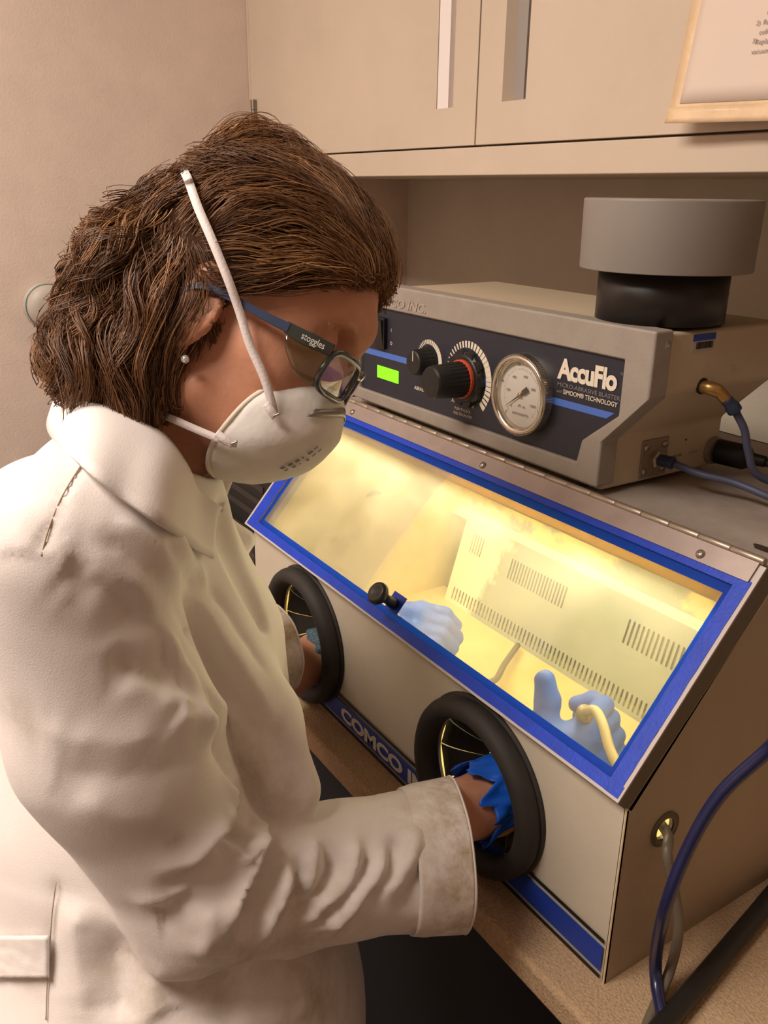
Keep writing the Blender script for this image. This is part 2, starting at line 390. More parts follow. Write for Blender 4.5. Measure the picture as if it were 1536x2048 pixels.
# slotted back plate, leaning back: real slots
bu = Vector((1, 0, 0)); bv_ = Vector((0, BYT-BYB, BZT-.012)); BL = bv_.length; bv_.normalize(); bn = Vector((0, -bv_.z, bv_.y))
slots = []
for k in range(80): slots.append(slot((.016+.0078*k, .017), .0034, .021))
for k in range(5): slots.append(slot((.026+.0062*k, .106), .0026, .032))
for k in range(19): slots.append(slot((.122+.0064*k, .098), .0030, .032))
for k in range(20): slots.append(slot((.352+.0078*k, .098), .0036, .034))
m_bp = mat('worn_back_plate', srgb(214, 208, 184), .4, metal=.12, var=.04, vscale=14)
# paint left at the plate's left end, bare metal elsewhere: a ragged boundary set in object space
nt2 = m_bp.node_tree; bsd = nt2.nodes['Principled BSDF']
tcn = nt2.nodes.new('ShaderNodeTexCoord'); sx_ = nt2.nodes.new('ShaderNodeSeparateXYZ'); nt2.links.new(tcn.outputs['Object'], sx_.inputs[0])
nz = nt2.nodes.new('ShaderNodeTexNoise'); nz.inputs['Scale'].default_value = 45; nz.inputs['Detail'].default_value = 6; nt2.links.new(tcn.outputs['Object'], nz.inputs['Vector'])
ma = nt2.nodes.new('ShaderNodeMath'); ma.operation = 'MULTIPLY_ADD'; ma.inputs[1].default_value = .09; nt2.links.new(nz.outputs['Fac'], ma.inputs[0]); nt2.links.new(sx_.outputs['X'], ma.inputs[2])
mz = nt2.nodes.new('ShaderNodeMath'); mz.operation = 'MULTIPLY_ADD'; mz.inputs[1].default_value = -.30; nt2.links.new(sx_.outputs['Z'], mz.inputs[0]); nt2.links.new(ma.outputs[0], mz.inputs[2])
rp_ = nt2.nodes.new('ShaderNodeValToRGB'); rp_.color_ramp.elements[0].position = 0; rp_.color_ramp.elements[1].position = .02
ad = nt2.nodes.new('ShaderNodeMath'); ad.operation = 'ADD'; ad.inputs[1].default_value = .557; nt2.links.new(mz.outputs[0], ad.inputs[0]); nt2.links.new(ad.outputs[0], rp_.inputs['Fac'])
rp_.color_ramp.elements[0].color = srgb(246, 240, 214); rp_.color_ramp.elements[1].color = srgb(166, 172, 164)
nt2.links.new(rp_.outputs['Color'], bsd.inputs['Base Color'])
bp_ = plate([(0, 0), (CW-.050, 0), (CW-.050, BL), (0, BL)], slots, (-CW+.046, BYB, .0142), bu, bv_, bn, .0015)
obj('slotted_back_plate', bp_, m_bp, cabt)
MB().prism([(-CW+.046, BYB+.025, .014), (-CW+.046, BYT+.016, BZT-.008), (-CW+.046, BYT+.017, BZT-.008), (-CW+.046, BYB+.026, .014)], (CW-.05, 0, 0)).build('plenum_back', mat('plenum_dark', srgb(120, 112, 92), .7), cabt)
# chamber lamp behind the header
MB().tube([(-CW+.05, .172, .3030), (-.05, .172, .3030)], .008, 14).build('lamp_tube', mat('lamp_tube_glow', (1, 1, 1, 1), .5, emit=TUBE_COLOR+(1,), estr=TUBE_STRENGTH), cabt, smooth=True)
MB().box((-CW+.035, .158, .318), (-.035, .190, TOPZ-.004)).build('lamp_housing', m_inside, cabt)
# hand ports: rubber ring + pleated rubber iris behind it
def hand_port(c, cut):
    ring = MB(); prof_ = []
    for a in np.linspace(-.5*math.pi, 1.5*math.pi, 15): prof_.append((.0795+.0112*math.cos(a), .010+.0135*math.sin(a)))
    ring.lathe(prof_, (c[0], 0, c[1]), (0, -1, 0), 64, cap=False)
    r = ring.build('hand_port_ring', m_rubber, cabt, smooth=True)
    MB().lathe([(.0905, -.0015), (.0925, .001), (.0915, .0035), (.084, .004)], (c[0], 0, c[1]), (0, -1, 0), 64, cap=False).build('ring_flange', m_rubber, r, smooth=True)
    # iris: two slit rubber sheets; sectors pushed inward by the arm
    n = 12
    for i in range(n):
        a0 = 2*math.pi*i/n+.011; a1 = 2*math.pi*(i+1)/n-.011; am = (a0+a1)/2
        def P(a, r_, dep): return (c[0]+r_*math.cos(a), .006+dep, c[1]+r_*math.sin(a))
        tip = .030
        A = []; B = []
        for k in range(7):
            t = k/6; r_ = .074*(1-t)+tip*t; dep = .028*t**1.4
            w = (a1-a0)*.5*(1-.0*t)
            A.append(P(am-w, r_, dep)); B.append(P(am+w, r_, dep))
        MB().strip(A, B).build('iris_flap', m_rubber_in, r, solid=.0012)
    return r
ports = [hand_port(p, 0) for p in PORTS]
# ---- lid
LO = Vector((0, LY, LZ))
def lp(u, v, w=0.0): return LO+Vector((1, 0, 0))*u+TV*v+NV*w
GU0, GU1, GV0, GV1 = -.672, -.016, .0125, .196
lidm = plate([(-CW, 0), (0, 0), (0, LID_L-.004), (-CW, LID_L-.004)], [[(GU0, GV0), (GU1, GV0), (GU1, GV1), (GU0, GV1)]], lp(0, 0, -.0018), (1, 0, 0), TV, NV, .0215)
lid = obj('lid', lidm, m_lidframe, cabt)
lf = plate([(-CW, 0), (0, 0), (0, LID_L-.004), (-CW, LID_L-.004)], [[(GU0, GV0), (GU1, GV0), (GU1, GV1), (GU0, GV1)]], lp(0, 0, 0), (1, 0, 0), TV, NV, .0018)
obj('lid_face_plate', lf, m_lidface, lid)
MB().prism([lp(GU0-.004, GV0-.004, -.006), lp(GU1+.004, GV0-.004, -.006), lp(GU1+.004, GV1+.004, -.006), lp(GU0-.004, GV1+.004, -.006)], NV*.003).build('window_pane', pane_mat('dusty_clear_window', (.97, .97, .93, 1), .12, (1, .97, .84, 1), .02, .08, 14), lid)
def tape(u0, v0, u1, v1, m, w0=.0003, th=.0003, name='tape_strip'):
    n = 24; along_u = (u1-u0) > (v1-v0); r = random.Random(int(abs(u0*1e5+v1*1e4)))
    g = MB(); A = []; B = []
    for i in range(n+1):
        t = i/n; j = r.uniform(-.00025, .00025); k = r.uniform(-.00025, .00025)
        if along_u: A.append(lp(u0+(u1-u0)*t, v0+j, w0)); B.append(lp(u0+(u1-u0)*t, v1+k, w0))
        else: A.append(lp(u0+j, v0+(v1-v0)*t, w0)); B.append(lp(u1+k, v0+(v1-v0)*t, w0))
    g.strip(A, B); return g.build(name, m, lid, solid=th)
tape(-.6955, .0025, -.002, GV0+.0005, m_tape)              # lower edge, on the frame
tape(GU1-.0005, .0025, -.0035, .2030, m_tape, .0004)       # right edge
tape(-.6950, .0025, GU0+.0005, .1980, m_tape, .0004)       # left edge
tape(-.672, GV1-.0005, -.004, .2035, m_tape, .0005)        # top edge
# same tape over the glass: translucent, with backlight also put into its blue
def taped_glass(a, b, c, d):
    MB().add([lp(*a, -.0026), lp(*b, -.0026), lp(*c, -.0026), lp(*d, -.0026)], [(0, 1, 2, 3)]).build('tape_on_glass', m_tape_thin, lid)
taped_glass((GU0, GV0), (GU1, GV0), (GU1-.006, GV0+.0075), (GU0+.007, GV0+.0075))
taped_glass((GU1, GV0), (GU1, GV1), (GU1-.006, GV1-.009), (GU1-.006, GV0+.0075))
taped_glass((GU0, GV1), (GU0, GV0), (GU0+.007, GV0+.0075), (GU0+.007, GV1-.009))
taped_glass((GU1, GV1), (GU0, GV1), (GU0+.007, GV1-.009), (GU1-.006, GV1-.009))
# hinge leaf, knuckles, screws
leaf = MB().prism([lp(-CW, .2020, .0009), lp(-.0060, .2020, .0009), lp(-.0060, LID_L-.003, .0009), lp(-CW, LID_L-.003, .0009)], NV*.0012).build('hinge_leaf', m_leaf, lid)
kn_me = MB().lathe([(.0030, 0), (.0034, .0006), (.0034, .0306), (.0030, .0312)], (0, 0, 0), (1, 0, 0), 14).mesh('hinge_knuckle'); kn_me.materials.append(mat('hinge_knuckle_metal', srgb(172, 158, 142), .42, metal=.7))
kn_me.polygons.foreach_set('use_smooth', [True]*len(kn_me.polygons))
for k in range(22):
    o = D.objects.new('hinge_knuckle', kn_me); o.location = (-CW+.002+.0316*k, YT, ZT); put(o, lid)
for u in (-.0552, -.3451, -.6259):
    s_ = MB().lathe([(.0042, 0), (.0040, .0014), (.0026, .0026), (.0008, .003)], lp(u, .2085, .002), NV, 20).build('lid_screw', m_screw, lid, smooth=True)
    g = MB(); c_ = lp(u, .2085, .0048); 
    g.prism([c_+Vector((-.0016, 0, 0))-TV*.0004, c_+Vector((.0016, 0, 0))-TV*.0004, c_+Vector((.0016, 0, 0))+TV*.0004, c_+Vector((-.0016, 0, 0))+TV*.0004], NV*.0003)
    g.build('screw_slot', m_blackline, s_)
# pull knob
kb = lp(-.344, .0275, 0)
pk = MB().lathe([(.0065, -.003), (.0062, .004), (.0052, .010), (.0056, .017), (.010, .021), (.0125, .0245), (.0128, .028), (.0118, .0305), (.0085, .0312), (.006, .0302), (.0005, .0298)], kb, NV, 36)
pk.build('lid_knob', mat('black_knob_plastic', srgb(30, 28, 26), .3), lid, smooth=True, label='black round pull knob')
MB().prism([lp(-.356, .0185, -.0022), lp(-.332, .0185, -.0022), lp(-.332, .0400, -.0022), lp(-.356, .0400, -.0022)], NV*.0004).build('tape_patch', m_tape, lid)
# ---- front stripe and lettering
def fband(z0, z1, m, name, x0=-CW+.001, x1=-.0045, y=-.0022): 
    return MB().box((x0, y, z0), (x1, y+.0004, z1)).build(name, m, cabt)
fband(.0035, .0075, m_blackline, 'black_pinstripe'); fband(.0425, .0465, m_blackline, 'black_pinstripe')
fband(.0115, .0385, m_blue, 'blue_stripe', y=-.0023)
text('lettering_comco', 'COMCO INC.', m_white, (-.447, -.0026, .0163), (1, 0, 0), (0, 0, 1), .0176, cabt, width=.218, bold=.045, spacing=.98)
# ---- grommet on the right side
MB().lathe([(.0105, -.004), (.0125, -.001), (.0165, .0012), (.0165, .0005), (.0105, .0008)], (0.0005, GROM[0], GROM[1]), (1, 0, 0), 36, cap=False).build('hose_grommet', mat('grommet_brown_rubber', srgb(104, 92, 70), .6), cabt, smooth=True)

# ================================================================== control unit
MXR, MXB, MY, MYB = -.1476, -.1978, .143, .330
MT, M1, M2, M3, MZ = .5266, .4663, .4148, .369, .3605
m_beige = mat('unit_beige_paint', srgb(192, 176, 150), .5, var=.03, vscale=8, bump=.06, bscale=250)
m_bez = mat('bezel_grey_plastic', srgb(150, 140, 129), .55, var=.06, vscale=40, bump=.1, bscale=500)
m_pan = mat('panel_dark_navy', srgb(36, 37, 48), .5, var=.05, vscale=60)
m_pblue = mat('panel_light_blue', srgb(74, 112, 196), .5)
m_pw = mat('panel_white', srgb(224, 212, 192), .6); m_pg = mat('panel_grey', srgb(132, 126, 124), .6)
unit = thing('control_unit', 'beige control unit with a dark gauge panel on top of the blasting cabinet', 'machine', (-.4, .23, TOPZ))
out = [(MXR, MT), (MXR, M1), (MXB, M2), (MXB, M3), (-.664, M3), (-.664, .452), (-.590, MT)]
def inset(poly, d):
    n = len(poly); c = []
    for i in range(n):
        p0, p1, p2 = Vector(poly[i-1]), Vector(poly[i]), Vector(poly[(i+1) % n])
        a = (p1-p0).normalized(); b = (p2-p1).normalized(); na = Vector((a.y, -a.x)); nb = Vector((b.y, -b.x))
        k = (na+nb); k = k/(1+na.dot(nb)); c.append(tuple(p1+k*d))
    return c
o_h = inset(out, .0035)
if abs(o_h[0][0]) < abs(MXR): o_h = inset(out, -.0035)
hous = [(x, max(z, MZ+.003) if z < .38 else z) for x, z in o_h]; hous = [(x, MZ+.002 if z < .38 else z) for x, z in hous]
MB().prism([(x, MY+.010, z) for x, z in hous], (0, MYB-MY-.010, 0)).build('housing', m_beige, unit, bevel=.004, seg=3)
for fx in (-.62, -.235):
    for fy in (.17, .30): MB().lathe([(.010, 0), (.010, .0045)], (fx, fy, TOPZ), (0, 0, 1), 16).build('foot', m_rubber, unit)
sgn = 1 if abs(inset(out, .02)[0][0]) > abs(MXR) else -1
inn = [(-.1807, .4967), (-.1807, .4444), (-.2240, .4105), (-.2290, .3870), (-.646, .3838), (-.646, .455), (-.600, .4967)]
bz = MB(); nb_ = len(out); B0, B1 = MY, MY+.024
bz.add([(x, y, z) for y in (B0, B1) for pl_ in (out, inn) for x, z in pl_],
       [f for i in range(nb_) for k in [(i+1) % nb_] for f in ((i, k, nb_+k, nb_+i), (2*nb_+i, 3*nb_+i, 3*nb_+k, 2*nb_+k), (i, 2*nb_+i, 2*nb_+k, k), (nb_+i, nb_+k, 3*nb_+k, 3*nb_+i))])
bzm = bz.mesh('bezel'); bmt = bmesh.new(); bmt.from_mesh(bzm); bmesh.ops.recalc_face_normals(bmt, faces=bmt.faces[:]); bmt.to_mesh(bzm); bmt.free()
obj('bezel', bzm, m_bez, unit, bevel=.0045, seg=3)
pe = [(-.1755, .502), (-.1755, .4468), (-.2190, .4086), (-.2235, .3810), (-.655, .376), (-.655, .458), (-.604, .505)]
panel = MB().prism([(x, MY+.0045, z) for x, z in pe], (0, .003, 0)).build('control_panel', m_pan, unit)
PY = MY+.0043
def pband(pts, m, name, y=PY): return MB().prism([(x, y, z) for x, z in pts], (0, .0003, 0)).build(name, m, panel)
pband([(-.645, .4324), (-.1985, .4376), (-.1890, .4447), (-.645, .4400)], m_pblue, 'blue_band', PY)
def ptext(name, s, m, x, z, h, w=None, b=0.0, sl=0.0, sp=1.0): return text(name, s, m, (x, PY, z), (1, 0, .012), (0, 0, 1), h, panel, width=w, bold=b, slant=sl, spacing=sp, lift=.0006)
ptext('lettering_accuflo', 'AccuFlo', m_pw, -.2665, .4652, .0200, .0790, .042, sp=.93)
text('registered_mark', '\u00ae', m_pg, (-.1862, PY, .4815), (1, 0, 0), (0, 0, 1), .003, panel, lift=.0006)
ptext('lettering_micro_abrasive', 'MICRO-ABRASIVE BLASTER', m_pg, -.2671, .4567, .0043, .0832, .004)
ptext('lettering_with', 'with', m_pg, -.2671, .4502, .0034, .0078)
ptext('lettering_simoom', 'SIMOOM\u00ae TECHNOLOGY', m_pw, -.2580, .4502, .0047, .0720, .012)
ptext('lettering_air_pressure', 'AIR PRESSURE', m_pw, -.4405, .4052, .0046, .0430, .006)
ptext('lettering_push', 'PUSH TO LOCK', m_pw, -.4340, .3976, .0034, .0300)
ptext('lettering_pull', 'PULL TO UNLOCK', m_pw, -.4355, .3920, .0034, .0345)
ptext('lettering_abrasive_blend', 'ABRASIVE BLEND', m_pw, -.5180, .4055, .0046, .0500, .006)
ptext('switch_mark_on', 'I', m_pw, -.5735, .4690, .0045, None, .01)
ptext('switch_mark_off', 'O', m_pw, -.5750, .4525, .0045, None, .01)
text('bezel_lettering', 'COMCO INC.', mat('bezel_raised_grey', srgb(166, 150, 138), .5), (-.618, MY, .5020), (1, 0, 0), (0, 0, 1), .0105, unit, width=.1235, bold=.03, slant=.25, lift=.0008)
# rocker switch
sw = MB().box((-.606, MY-.001, .4450), (-.583, MY+.004, .4850)).build('rocker_switch', mat('switch_black', srgb(20, 18, 18), .35), unit, bevel=.001)
MB().prism([(-.603, MY-.001, .448), (-.603, MY-.004, .482), (-.603, MY-.001, .482)], (.017, 0, 0)).build('rocker', MATS['switch_black'], sw)
MB().box((-.604, MY-.0048, .4705), (-.5945, MY-.0022, .4745)).build('switch_light', mat('switch_red_glow', srgb(240, 80, 40), .4, emit=(1, .16, .07, 1), estr=1.2), sw, bevel=.0006)
# green display
MB().box((-.6055, PY-.0006, .4050), (-.5548, PY+.001, .4213)).build('green_display', mat('display_green_glow', srgb(120, 230, 20), .4, emit=(.23, .82, .012, 1), estr=.78), unit)
# dial ticks: growing wedges
def ticks(c, r0, r1, a0, a1, n, w0, w1, name):
    for i in range(n):
        t = i/(n-1); a = math.radians(a0+(a1-a0)*t); w = w0+(w1-w0)*t
        d = Vector((math.cos(a), math.sin(a))); e = Vector((-d.y, d.x)); rr1 = r0+(r1-r0)*(.45+.55*t**.5)
        c2 = Vector(c); pts = [c2+d*r0-e*w/2, c2+d*r0+e*w/2, c2+d*rr1+e*w*.62, c2+d*rr1-e*w*.62]
        pband([tuple(p) for p in pts], m_pw, name, PY-.0002)
ticks((-.4900, .4450), .0205, .0275, 165, -25, 24, .0007, .0036, 'dial_tick')
ticks((-.4140, .4375), .0350, .0450, 160, -40, 26, .0008, .0066, 'dial_tick')
m_kb = mat('knob_black', srgb(26, 24, 22), .45)
def ribbed(c, L, r0, r1, nr, name, base):
    g = MB(); n = nr*4; prof_ = []
    ax = Vector((0, -1, 0)); o = Vector((c[0], PY, c[1]))
    H = [(0, r0), (L*.9, r1), (L*.96, r1*.97), (L, r1*.88)]
    vs_ = []
    for h_, r_ in H:
        for k in range(n):
            a = 2*math.pi*k/n; rr = r_*(1-.05*(k % 4 < 2)) if h_ < L*.85 else r_
            vs_.append(o+ax*h_+Vector((math.cos(a), 0, math.sin(a)))*rr)
    fs_ = [(i*n+k, (i*n+(k+1) % n), (i+1)*n+(k+1) % n, (i+1)*n+k) for i in range(len(H)-1) for k in range(n)]
    fs_.append(tuple(range((len(H)-1)*n, len(H)*n)))
    g.add(vs_, fs_); return g.build(name, m_kb, unit)
MB().lathe([(.0185, 0), (.0178, .003)], (-.4900, PY, .4450), (0, -1, 0), 40).build('knob_skirt', m_kb, unit, smooth=False)
kn1 = ribbed((-.4900, .4450), .0235, .0172, .0150, 20, 'abrasive_knob', 0)
pb = MB().box((-.4906, PY-.0238, .4470), (-.4894, PY-.0234, .4590)).build('knob_pointer', m_pw, kn1)
rg = MB(); n_ = 10
for k in range(n_):
    a = 2*math.pi*k/n_
    rg.lathe([(.0085, 0), (.0078, .006)], (-.4140+.0255*math.cos(a), PY, .4375+.0255*math.sin(a)), (0, -1, 0), 10)
rg.lathe([(.0315, 0), (.0305, .004), (.026, .007)], (-.4140, PY, .4375), (0, -1, 0), 40)
nut = rg.build('pressure_knob_nut', m_kb, unit)
MB().lathe([(.0222, .007), (.0222, .0105)], (-.4140, PY, .4375), (0, -1, 0), 40).build('pressure_knob_band', mat('knob_orange_band', srgb(214, 86, 50), .5), unit, label='orange ring')
kn2 = ribbed((-.4140, .4375), .052, .0212, .0188, 26, 'pressure_knob', 0)
MB().lathe([(.0125, .0521), (.0118, .0512), (.0005, .0512)], (-.4140, PY, .4375), (0, -1, 0), 40, cap=False).build('knob_face', MATS['black_knob_plastic'], kn2, smooth=True)
# ---- pressure gauge
GC = (-.3128, .4390)
m_chrome = mat('gauge_chrome', srgb(205, 196, 180), .2, metal=.95)
gau = MB().lathe([(.0425, 0), (.0425, .010), (.0418, .0130), (.0400, .0142), (.0372, .0138), (.0352, .0115), (.0345, .0060)], (GC[0], PY, GC[1]), (0, -1, 0), 72, cap=False).build('gauge_rim', m_chrome, unit, smooth=True)
kg = MB()
for k in range(120):
    a = 2*math.pi*k/120; d = Vector((math.cos(a), 0, math.sin(a))); e = Vector((-d.z, 0, d.x)); o_ = Vector((GC[0], PY-.0035, GC[1]))
    kg.prism([o_+d*.0422-e*.0006, o_+d*.0422+e*.0006, o_+d*.0433], (0, -.009, 0))
kg.build('rim_knurl', m_chrome, gau)
dial = MB().lathe([(.0352, .0062), (.0002, .0062)], (GC[0], PY, GC[1]), (0, -1, 0), 64, cap=False).build('gauge_dial', mat('gauge_dial_white', srgb(214, 206, 194), .6), gau)
DYF = PY-.0064
def dtext(s, r_, adeg, h, m=None): 
    a = math.radians(adeg); 
    t = text('gauge_number', s, m or m_blackline2, (GC[0]+r_*math.cos(a)-.0012*len(s), DYF, GC[1]+r_*math.sin(a)-h/2), (1, 0, 0), (0, 0, 1), h, dial, width=.0021*len(s), lift=.0003)
m_blackline2 = mat('gauge_print', srgb(88, 80, 74), .7)
for i, s in enumerate(['0', '200', '400', '600', '800', '1000']): dtext(s, .0205, 225-i*50, .0030)
for i, s in enumerate(['0', '40', '80', '120', '160']): dtext(s, .0318, 225-i*62, .0028)
text('gauge_lettering', 'ASHCROFT\u00ae', m_blackline2, (GC[0]-.0125, DYF, GC[1]-.0225), (1, 0, 0), (0, 0, 1), .0030, dial, width=.026, lift=.0003)
text('gauge_lettering', 'kPa  psi', m_blackline2, (GC[0]-.004, DYF, GC[1]-.0135), (1, 0, 0), (0, 0, 1), .0030, dial, width=.011, lift=.0003)
tk = MB()
for i in range(51):
    a = math.radians(225-270*i/50); d = Vector((math.cos(a), 0, math.sin(a))); e = Vector((-d.z, 0, d.x)); o_ = Vector((GC[0], DYF-.0002, GC[1])); L = .0028 if i % 5 == 0 else .0014
    tk.prism([o_+d*.0262-e*.00013, o_+d*.0262+e*.00013, o_+d*(.0262+L)+e*.00013, o_+d*(.0262+L)-e*.00013], (0, -.0001, 0))
tk.build('gauge_scale', m_blackline2, dial)
nd = MB(); a = math.radians(216); d = Vector((math.cos(a), 0, math.sin(a))); e = Vector((-d.z, 0, d.x)); o_ = Vector((GC[0], DYF-.0016, GC[1]))
nd.prism([o_+d*.029, o_-e*.0009, o_-d*.004-e*.0010, o_-d*.004-e*.0026, o_-d*.0135-e*.0030, o_-d*.0135+e*.0030, o_-d*.004+e*.0026, o_-d*.004+e*.0010, o_+e*.0009], (0, -.0004, 0))
nd.build('gauge_needle', mat('needle_dark', srgb(60, 54, 50), .5), gau)
MB().lathe([(.0026, .0078), (.0024, .0096), (.0008, .0100)], (GC[0], PY, GC[1]), (0, -1, 0), 20).build('needle_hub', mat('brass', srgb(186, 150, 92), .35, metal=.9), gau, smooth=True)
MB().lathe([(.0360, .0118), (.030, .0124), (.0005, .0126)], (GC[0], PY, GC[1]), (0, -1, 0), 48, cap=False).build('gauge_glass', pane_mat('gauge_clear_glass', (1, 1, 1, 1), 0, gloss=.05, rough=.02), gau, smooth=True)
# ---- right flank: screw, asset sticker, brass elbow, bulkhead plate, power inlet
SX = MXR-.0035
def flank(x): return x
MB().lathe([(.0060, 0), (.0058, .001), (.0046, .0030), (.0016, .0042)], (MXR+.0002-.0036, .1600, .5140), (1, 0, 0), 24).build('side_screw', m_screw, unit, smooth=True)
stk = MB().box((SX, .1975, .5035), (SX+.0004, .2290, .5195)).build('asset_sticker', mat('sticker_silver', srgb(176, 164, 150), .4), unit)
MB().box((SX+.0003, .1975, .5135), (SX+.0007, .2290, .5195)).build('sticker_blue_band', m_blue, stk)
bc = MB(); rr_ = random.Random(3); y = .2030
while y < .2265:
    w = rr_.choice((.0004, .0007, .001)); bc.box((SX+.0003, y, .5060), (SX+.0007, y+w, .5122)); y += w+rr_.choice((.0005, .0008))
bc.build('sticker_barcode', m_blackline, stk)
brass = MATS['brass']
hole = MB().lathe([(.0078, -.001), (.0078, .0006)], (SX, .2205, .4700), (1, 0, 0), 28).build('fitting_hole', m_blackline, unit)
MB().tube(catmull([(SX-.004, .2205, .4690), (SX+.006, .2215, .4695), (SX+.0135, .2265, .4670), (SX+.018, .2330, .4600)], 6), [.0062]*6+[.0066]*7+[.0058]*6, 18).build('brass_elbow', brass, unit, smooth=True)
MB().box((SX, .2590, .4790), (SX+.0004, .2660, .4860)).build('small_label', MATS['sticker_silver'], unit)
BX = MXB-.0035
bpl = MB().box((BX, .2060, .3665), (BX+.0016, .2448, .4065)).build('bulkhead_plate', mat('plate_zinc', srgb(150, 136, 118), .45, metal=.5), unit, bevel=.0006)
for yy, zz in ((.2115, .3990), (.2385, .3990), (.2115, .3735), (.2385, .3735)):
    MB().lathe([(.0038, 0), (.0034, .0014), (.0008, .002)], (BX+.0014, yy, zz), (1, 0, 0), 16).build('plate_screw', m_screw, bpl, smooth=True)
MB().lathe([(.0100, 0), (.0100, .005), (.0085, .0065)], (BX+.0014, .2275, .3850), (1, 0, 0), 6).build('hex_nut', mat('nut_steel', srgb(176, 164, 148), .35, metal=.8), bpl)
MB().lathe([(.0012, 0), (.0012, .0004)], (BX, .2735, .3985), (1, 0, 0), 16).build('vent_hole', m_blackline, unit)
for yy, w_ in ((.255, 'PRESSURE'), (.281, 'OUTPUT')):
    text('port_lettering', w_, m_blackline2, (BX, yy, .3815), (0, 1, 0), (0, 0, 1), .0026, unit, width=.014, lift=.0004)
inl = MB().lathe([(.0150, 0), (.0150, .004)], (BX, .3200, .3805), (1, 0, 0), 24).build('power_inlet', mat('inlet_grey', srgb(150, 140, 128), .5), unit)

# ---- abrasive tank on top of the unit
TC = (-.205, .212)
tank = thing('abrasive_tank', 'grey tank cap on a black collar on top of the control unit', 'tank', (TC[0], TC[1], MT))
MB().lathe([(.0600, 0), (.0600, .048)], (TC[0], TC[1], MT), (0, 0, 1), 72).build('collar', mat('tank_black', srgb(32, 26, 23), .4), tank, smooth=True).data.polygons.foreach_set('use_smooth', [True]*72+[False, False])
MB().lathe([(.070, 0), (.0776, 0), (.0780, 0), (.0784, .0004), (.0785, .0008), (.0795, .060), (.0794, .0610), (.0788, .0618), (.0780, .0620), (.070, .0620)], (TC[0], TC[1], MT+.0462), (0, 0, 1), 96).build('cap', mat('tank_grey', srgb(136, 128, 120), .5, var=.03, vscale=20), tank, smooth=True)
# ================================================================== hoses
m_hose = mat('dark_blue_hose', srgb(30, 34, 72), .3, coat=.3); m_cord = mat('blue_grey_tube', srgb(70, 74, 98), .5); m_grey = mat('grey_brown_hose', srgb(112, 100, 84), .45)
m_blkcord = mat('black_cord', srgb(34, 30, 28), .45)
CAMR = np.array([list(_r), list(_u), list(_f)]); CAMC = np.array(CAM_POS)
def at(px, py, d):
    """point seen at (px,py) of the 1536x2048 frame, d metres in front of the camera plane"""
    return CAMC+d*(CAMR[2]+CAMR[0]*(px-768)/FPX-CAMR[1]*(py-1024)/FPX)
def on(axis, val, px, py):
    """where the sight line through (px,py) meets the plane x/y/z = val"""
    d = at(px, py, 1.)-CAMC; return tuple(CAMC+d*(val-CAMC[axis])/d[axis])
def hose(name, pts, r, m, label, cat='hose', n=9):
    o = MB().tube(catmull(pts, n), r, 14).build(name, m, None, smooth=True); tag(o, label, cat); return o
hose('air_hose', [(.16, .628, .33), (.15, .45, .34), (.13, .25, .36), on(0, .10, 1640, 1400), on(0, .075, 1536, 1500), on(0, .055, 1440, 1590), on(0, .045, 1375, 1700), on(0, .040, 1330, 1820), on(2, .030, 1311, 1930), on(2, .010, 1325, 2030), on(2, .0065, 1370, 2150)], .0052, m_hose,
     'glossy dark blue hose hanging in a loop beside the cabinet')
hose('feed_hose', [(-.02, GROM[0]+.004, GROM[1]+.004), (.004, GROM[0], GROM[1]-.003), on(0, .016, 1334, 1710), on(0, .024, 1350, 1790), on(0, .030, 1357, 1860), on(2, .020, 1340, 1940), on(2, .0055, 1300, 2035), on(2, .0055, 1270, 2110)], .0043, m_grey,
     'grey brown hose coming out of the cabinet side grommet')
hose('foot_pedal_hose', [(.75, .62, .0095), (.62, .50, .0095), on(2, .0095, 1700, 1640), on(2, .0095, 1590, 1740), on(2, .0095, 1500, 1845), on(2, .0095, 1420, 1940), on(2, .0095, 1330, 2045), on(2, .0095, 1260, 2130)], .0085, m_blkcord,
     'thick dark hose lying on the bench at the lower right')
cx_ = MXB-.0035
t1 = MB().tube(catmull([(cx_+.0062, .2275, .3850), (cx_+.018, .2300, .3850), (cx_+.022, .2308, .3848)], 4), [.0062]*4+[.0066]*4+[.0050], 12); 
h1 = thing('output_tube', 'blue grey tube plugged into the lower plate of the control unit', 'hose', (cx_+.0062, .2275, .3850))
t1.build('tube_nut', mat('tube_nut_blue', srgb(40, 50, 74), .4), h1)
MB().tube(catmull([(cx_+.022, .2308, .3848), on(0, -.150, 1400, 948), on(0, -.120, 1470, 966), on(0, -.085, 1545, 997), on(0, -.05, 1640, 1040)], 8), .0036, 12).build('tube', m_cord, h1, smooth=True)
e0 = (SX+.018, .2330, .4600)
h2 = thing('supply_tube', 'blue grey tube dropping from the brass elbow of the control unit', 'hose', e0)
MB().tube(catmull([e0, (SX+.0215, .2385, .4535), (SX+.024, .2435, .4470)], 4), [.0058]*4+[.0070]*4+[.0042], 12).build('tube_collar', mat('tube_nut_blue', (0, 0, 0, 1)), h2, smooth=True)
MB().tube(catmull([(SX+.024, .2435, .4470), (SX+.030, .2520, .4300), (SX+.034, .2580, .4080), (SX+.040, .2700, .3850), (SX+.06, .31, .368)], 8), .0037, 12).build('tube', m_cord, h2, smooth=True)
pc = thing('power_cord', 'black power plug and cord in the back corner of the control unit', 'power cord', (cx_+.004, .3200, .3805))
MB().lathe([(.0125, .0045), (.0135, .007), (.0135, .034), (.0105, .040), (.0065, .042), (.0060, .056)], (cx_, .3200, .3805), (1, .35, -.05), 20).build('plug', mat('plug_black', srgb(16, 13, 12), .5), pc, smooth=False, bevel=.001)
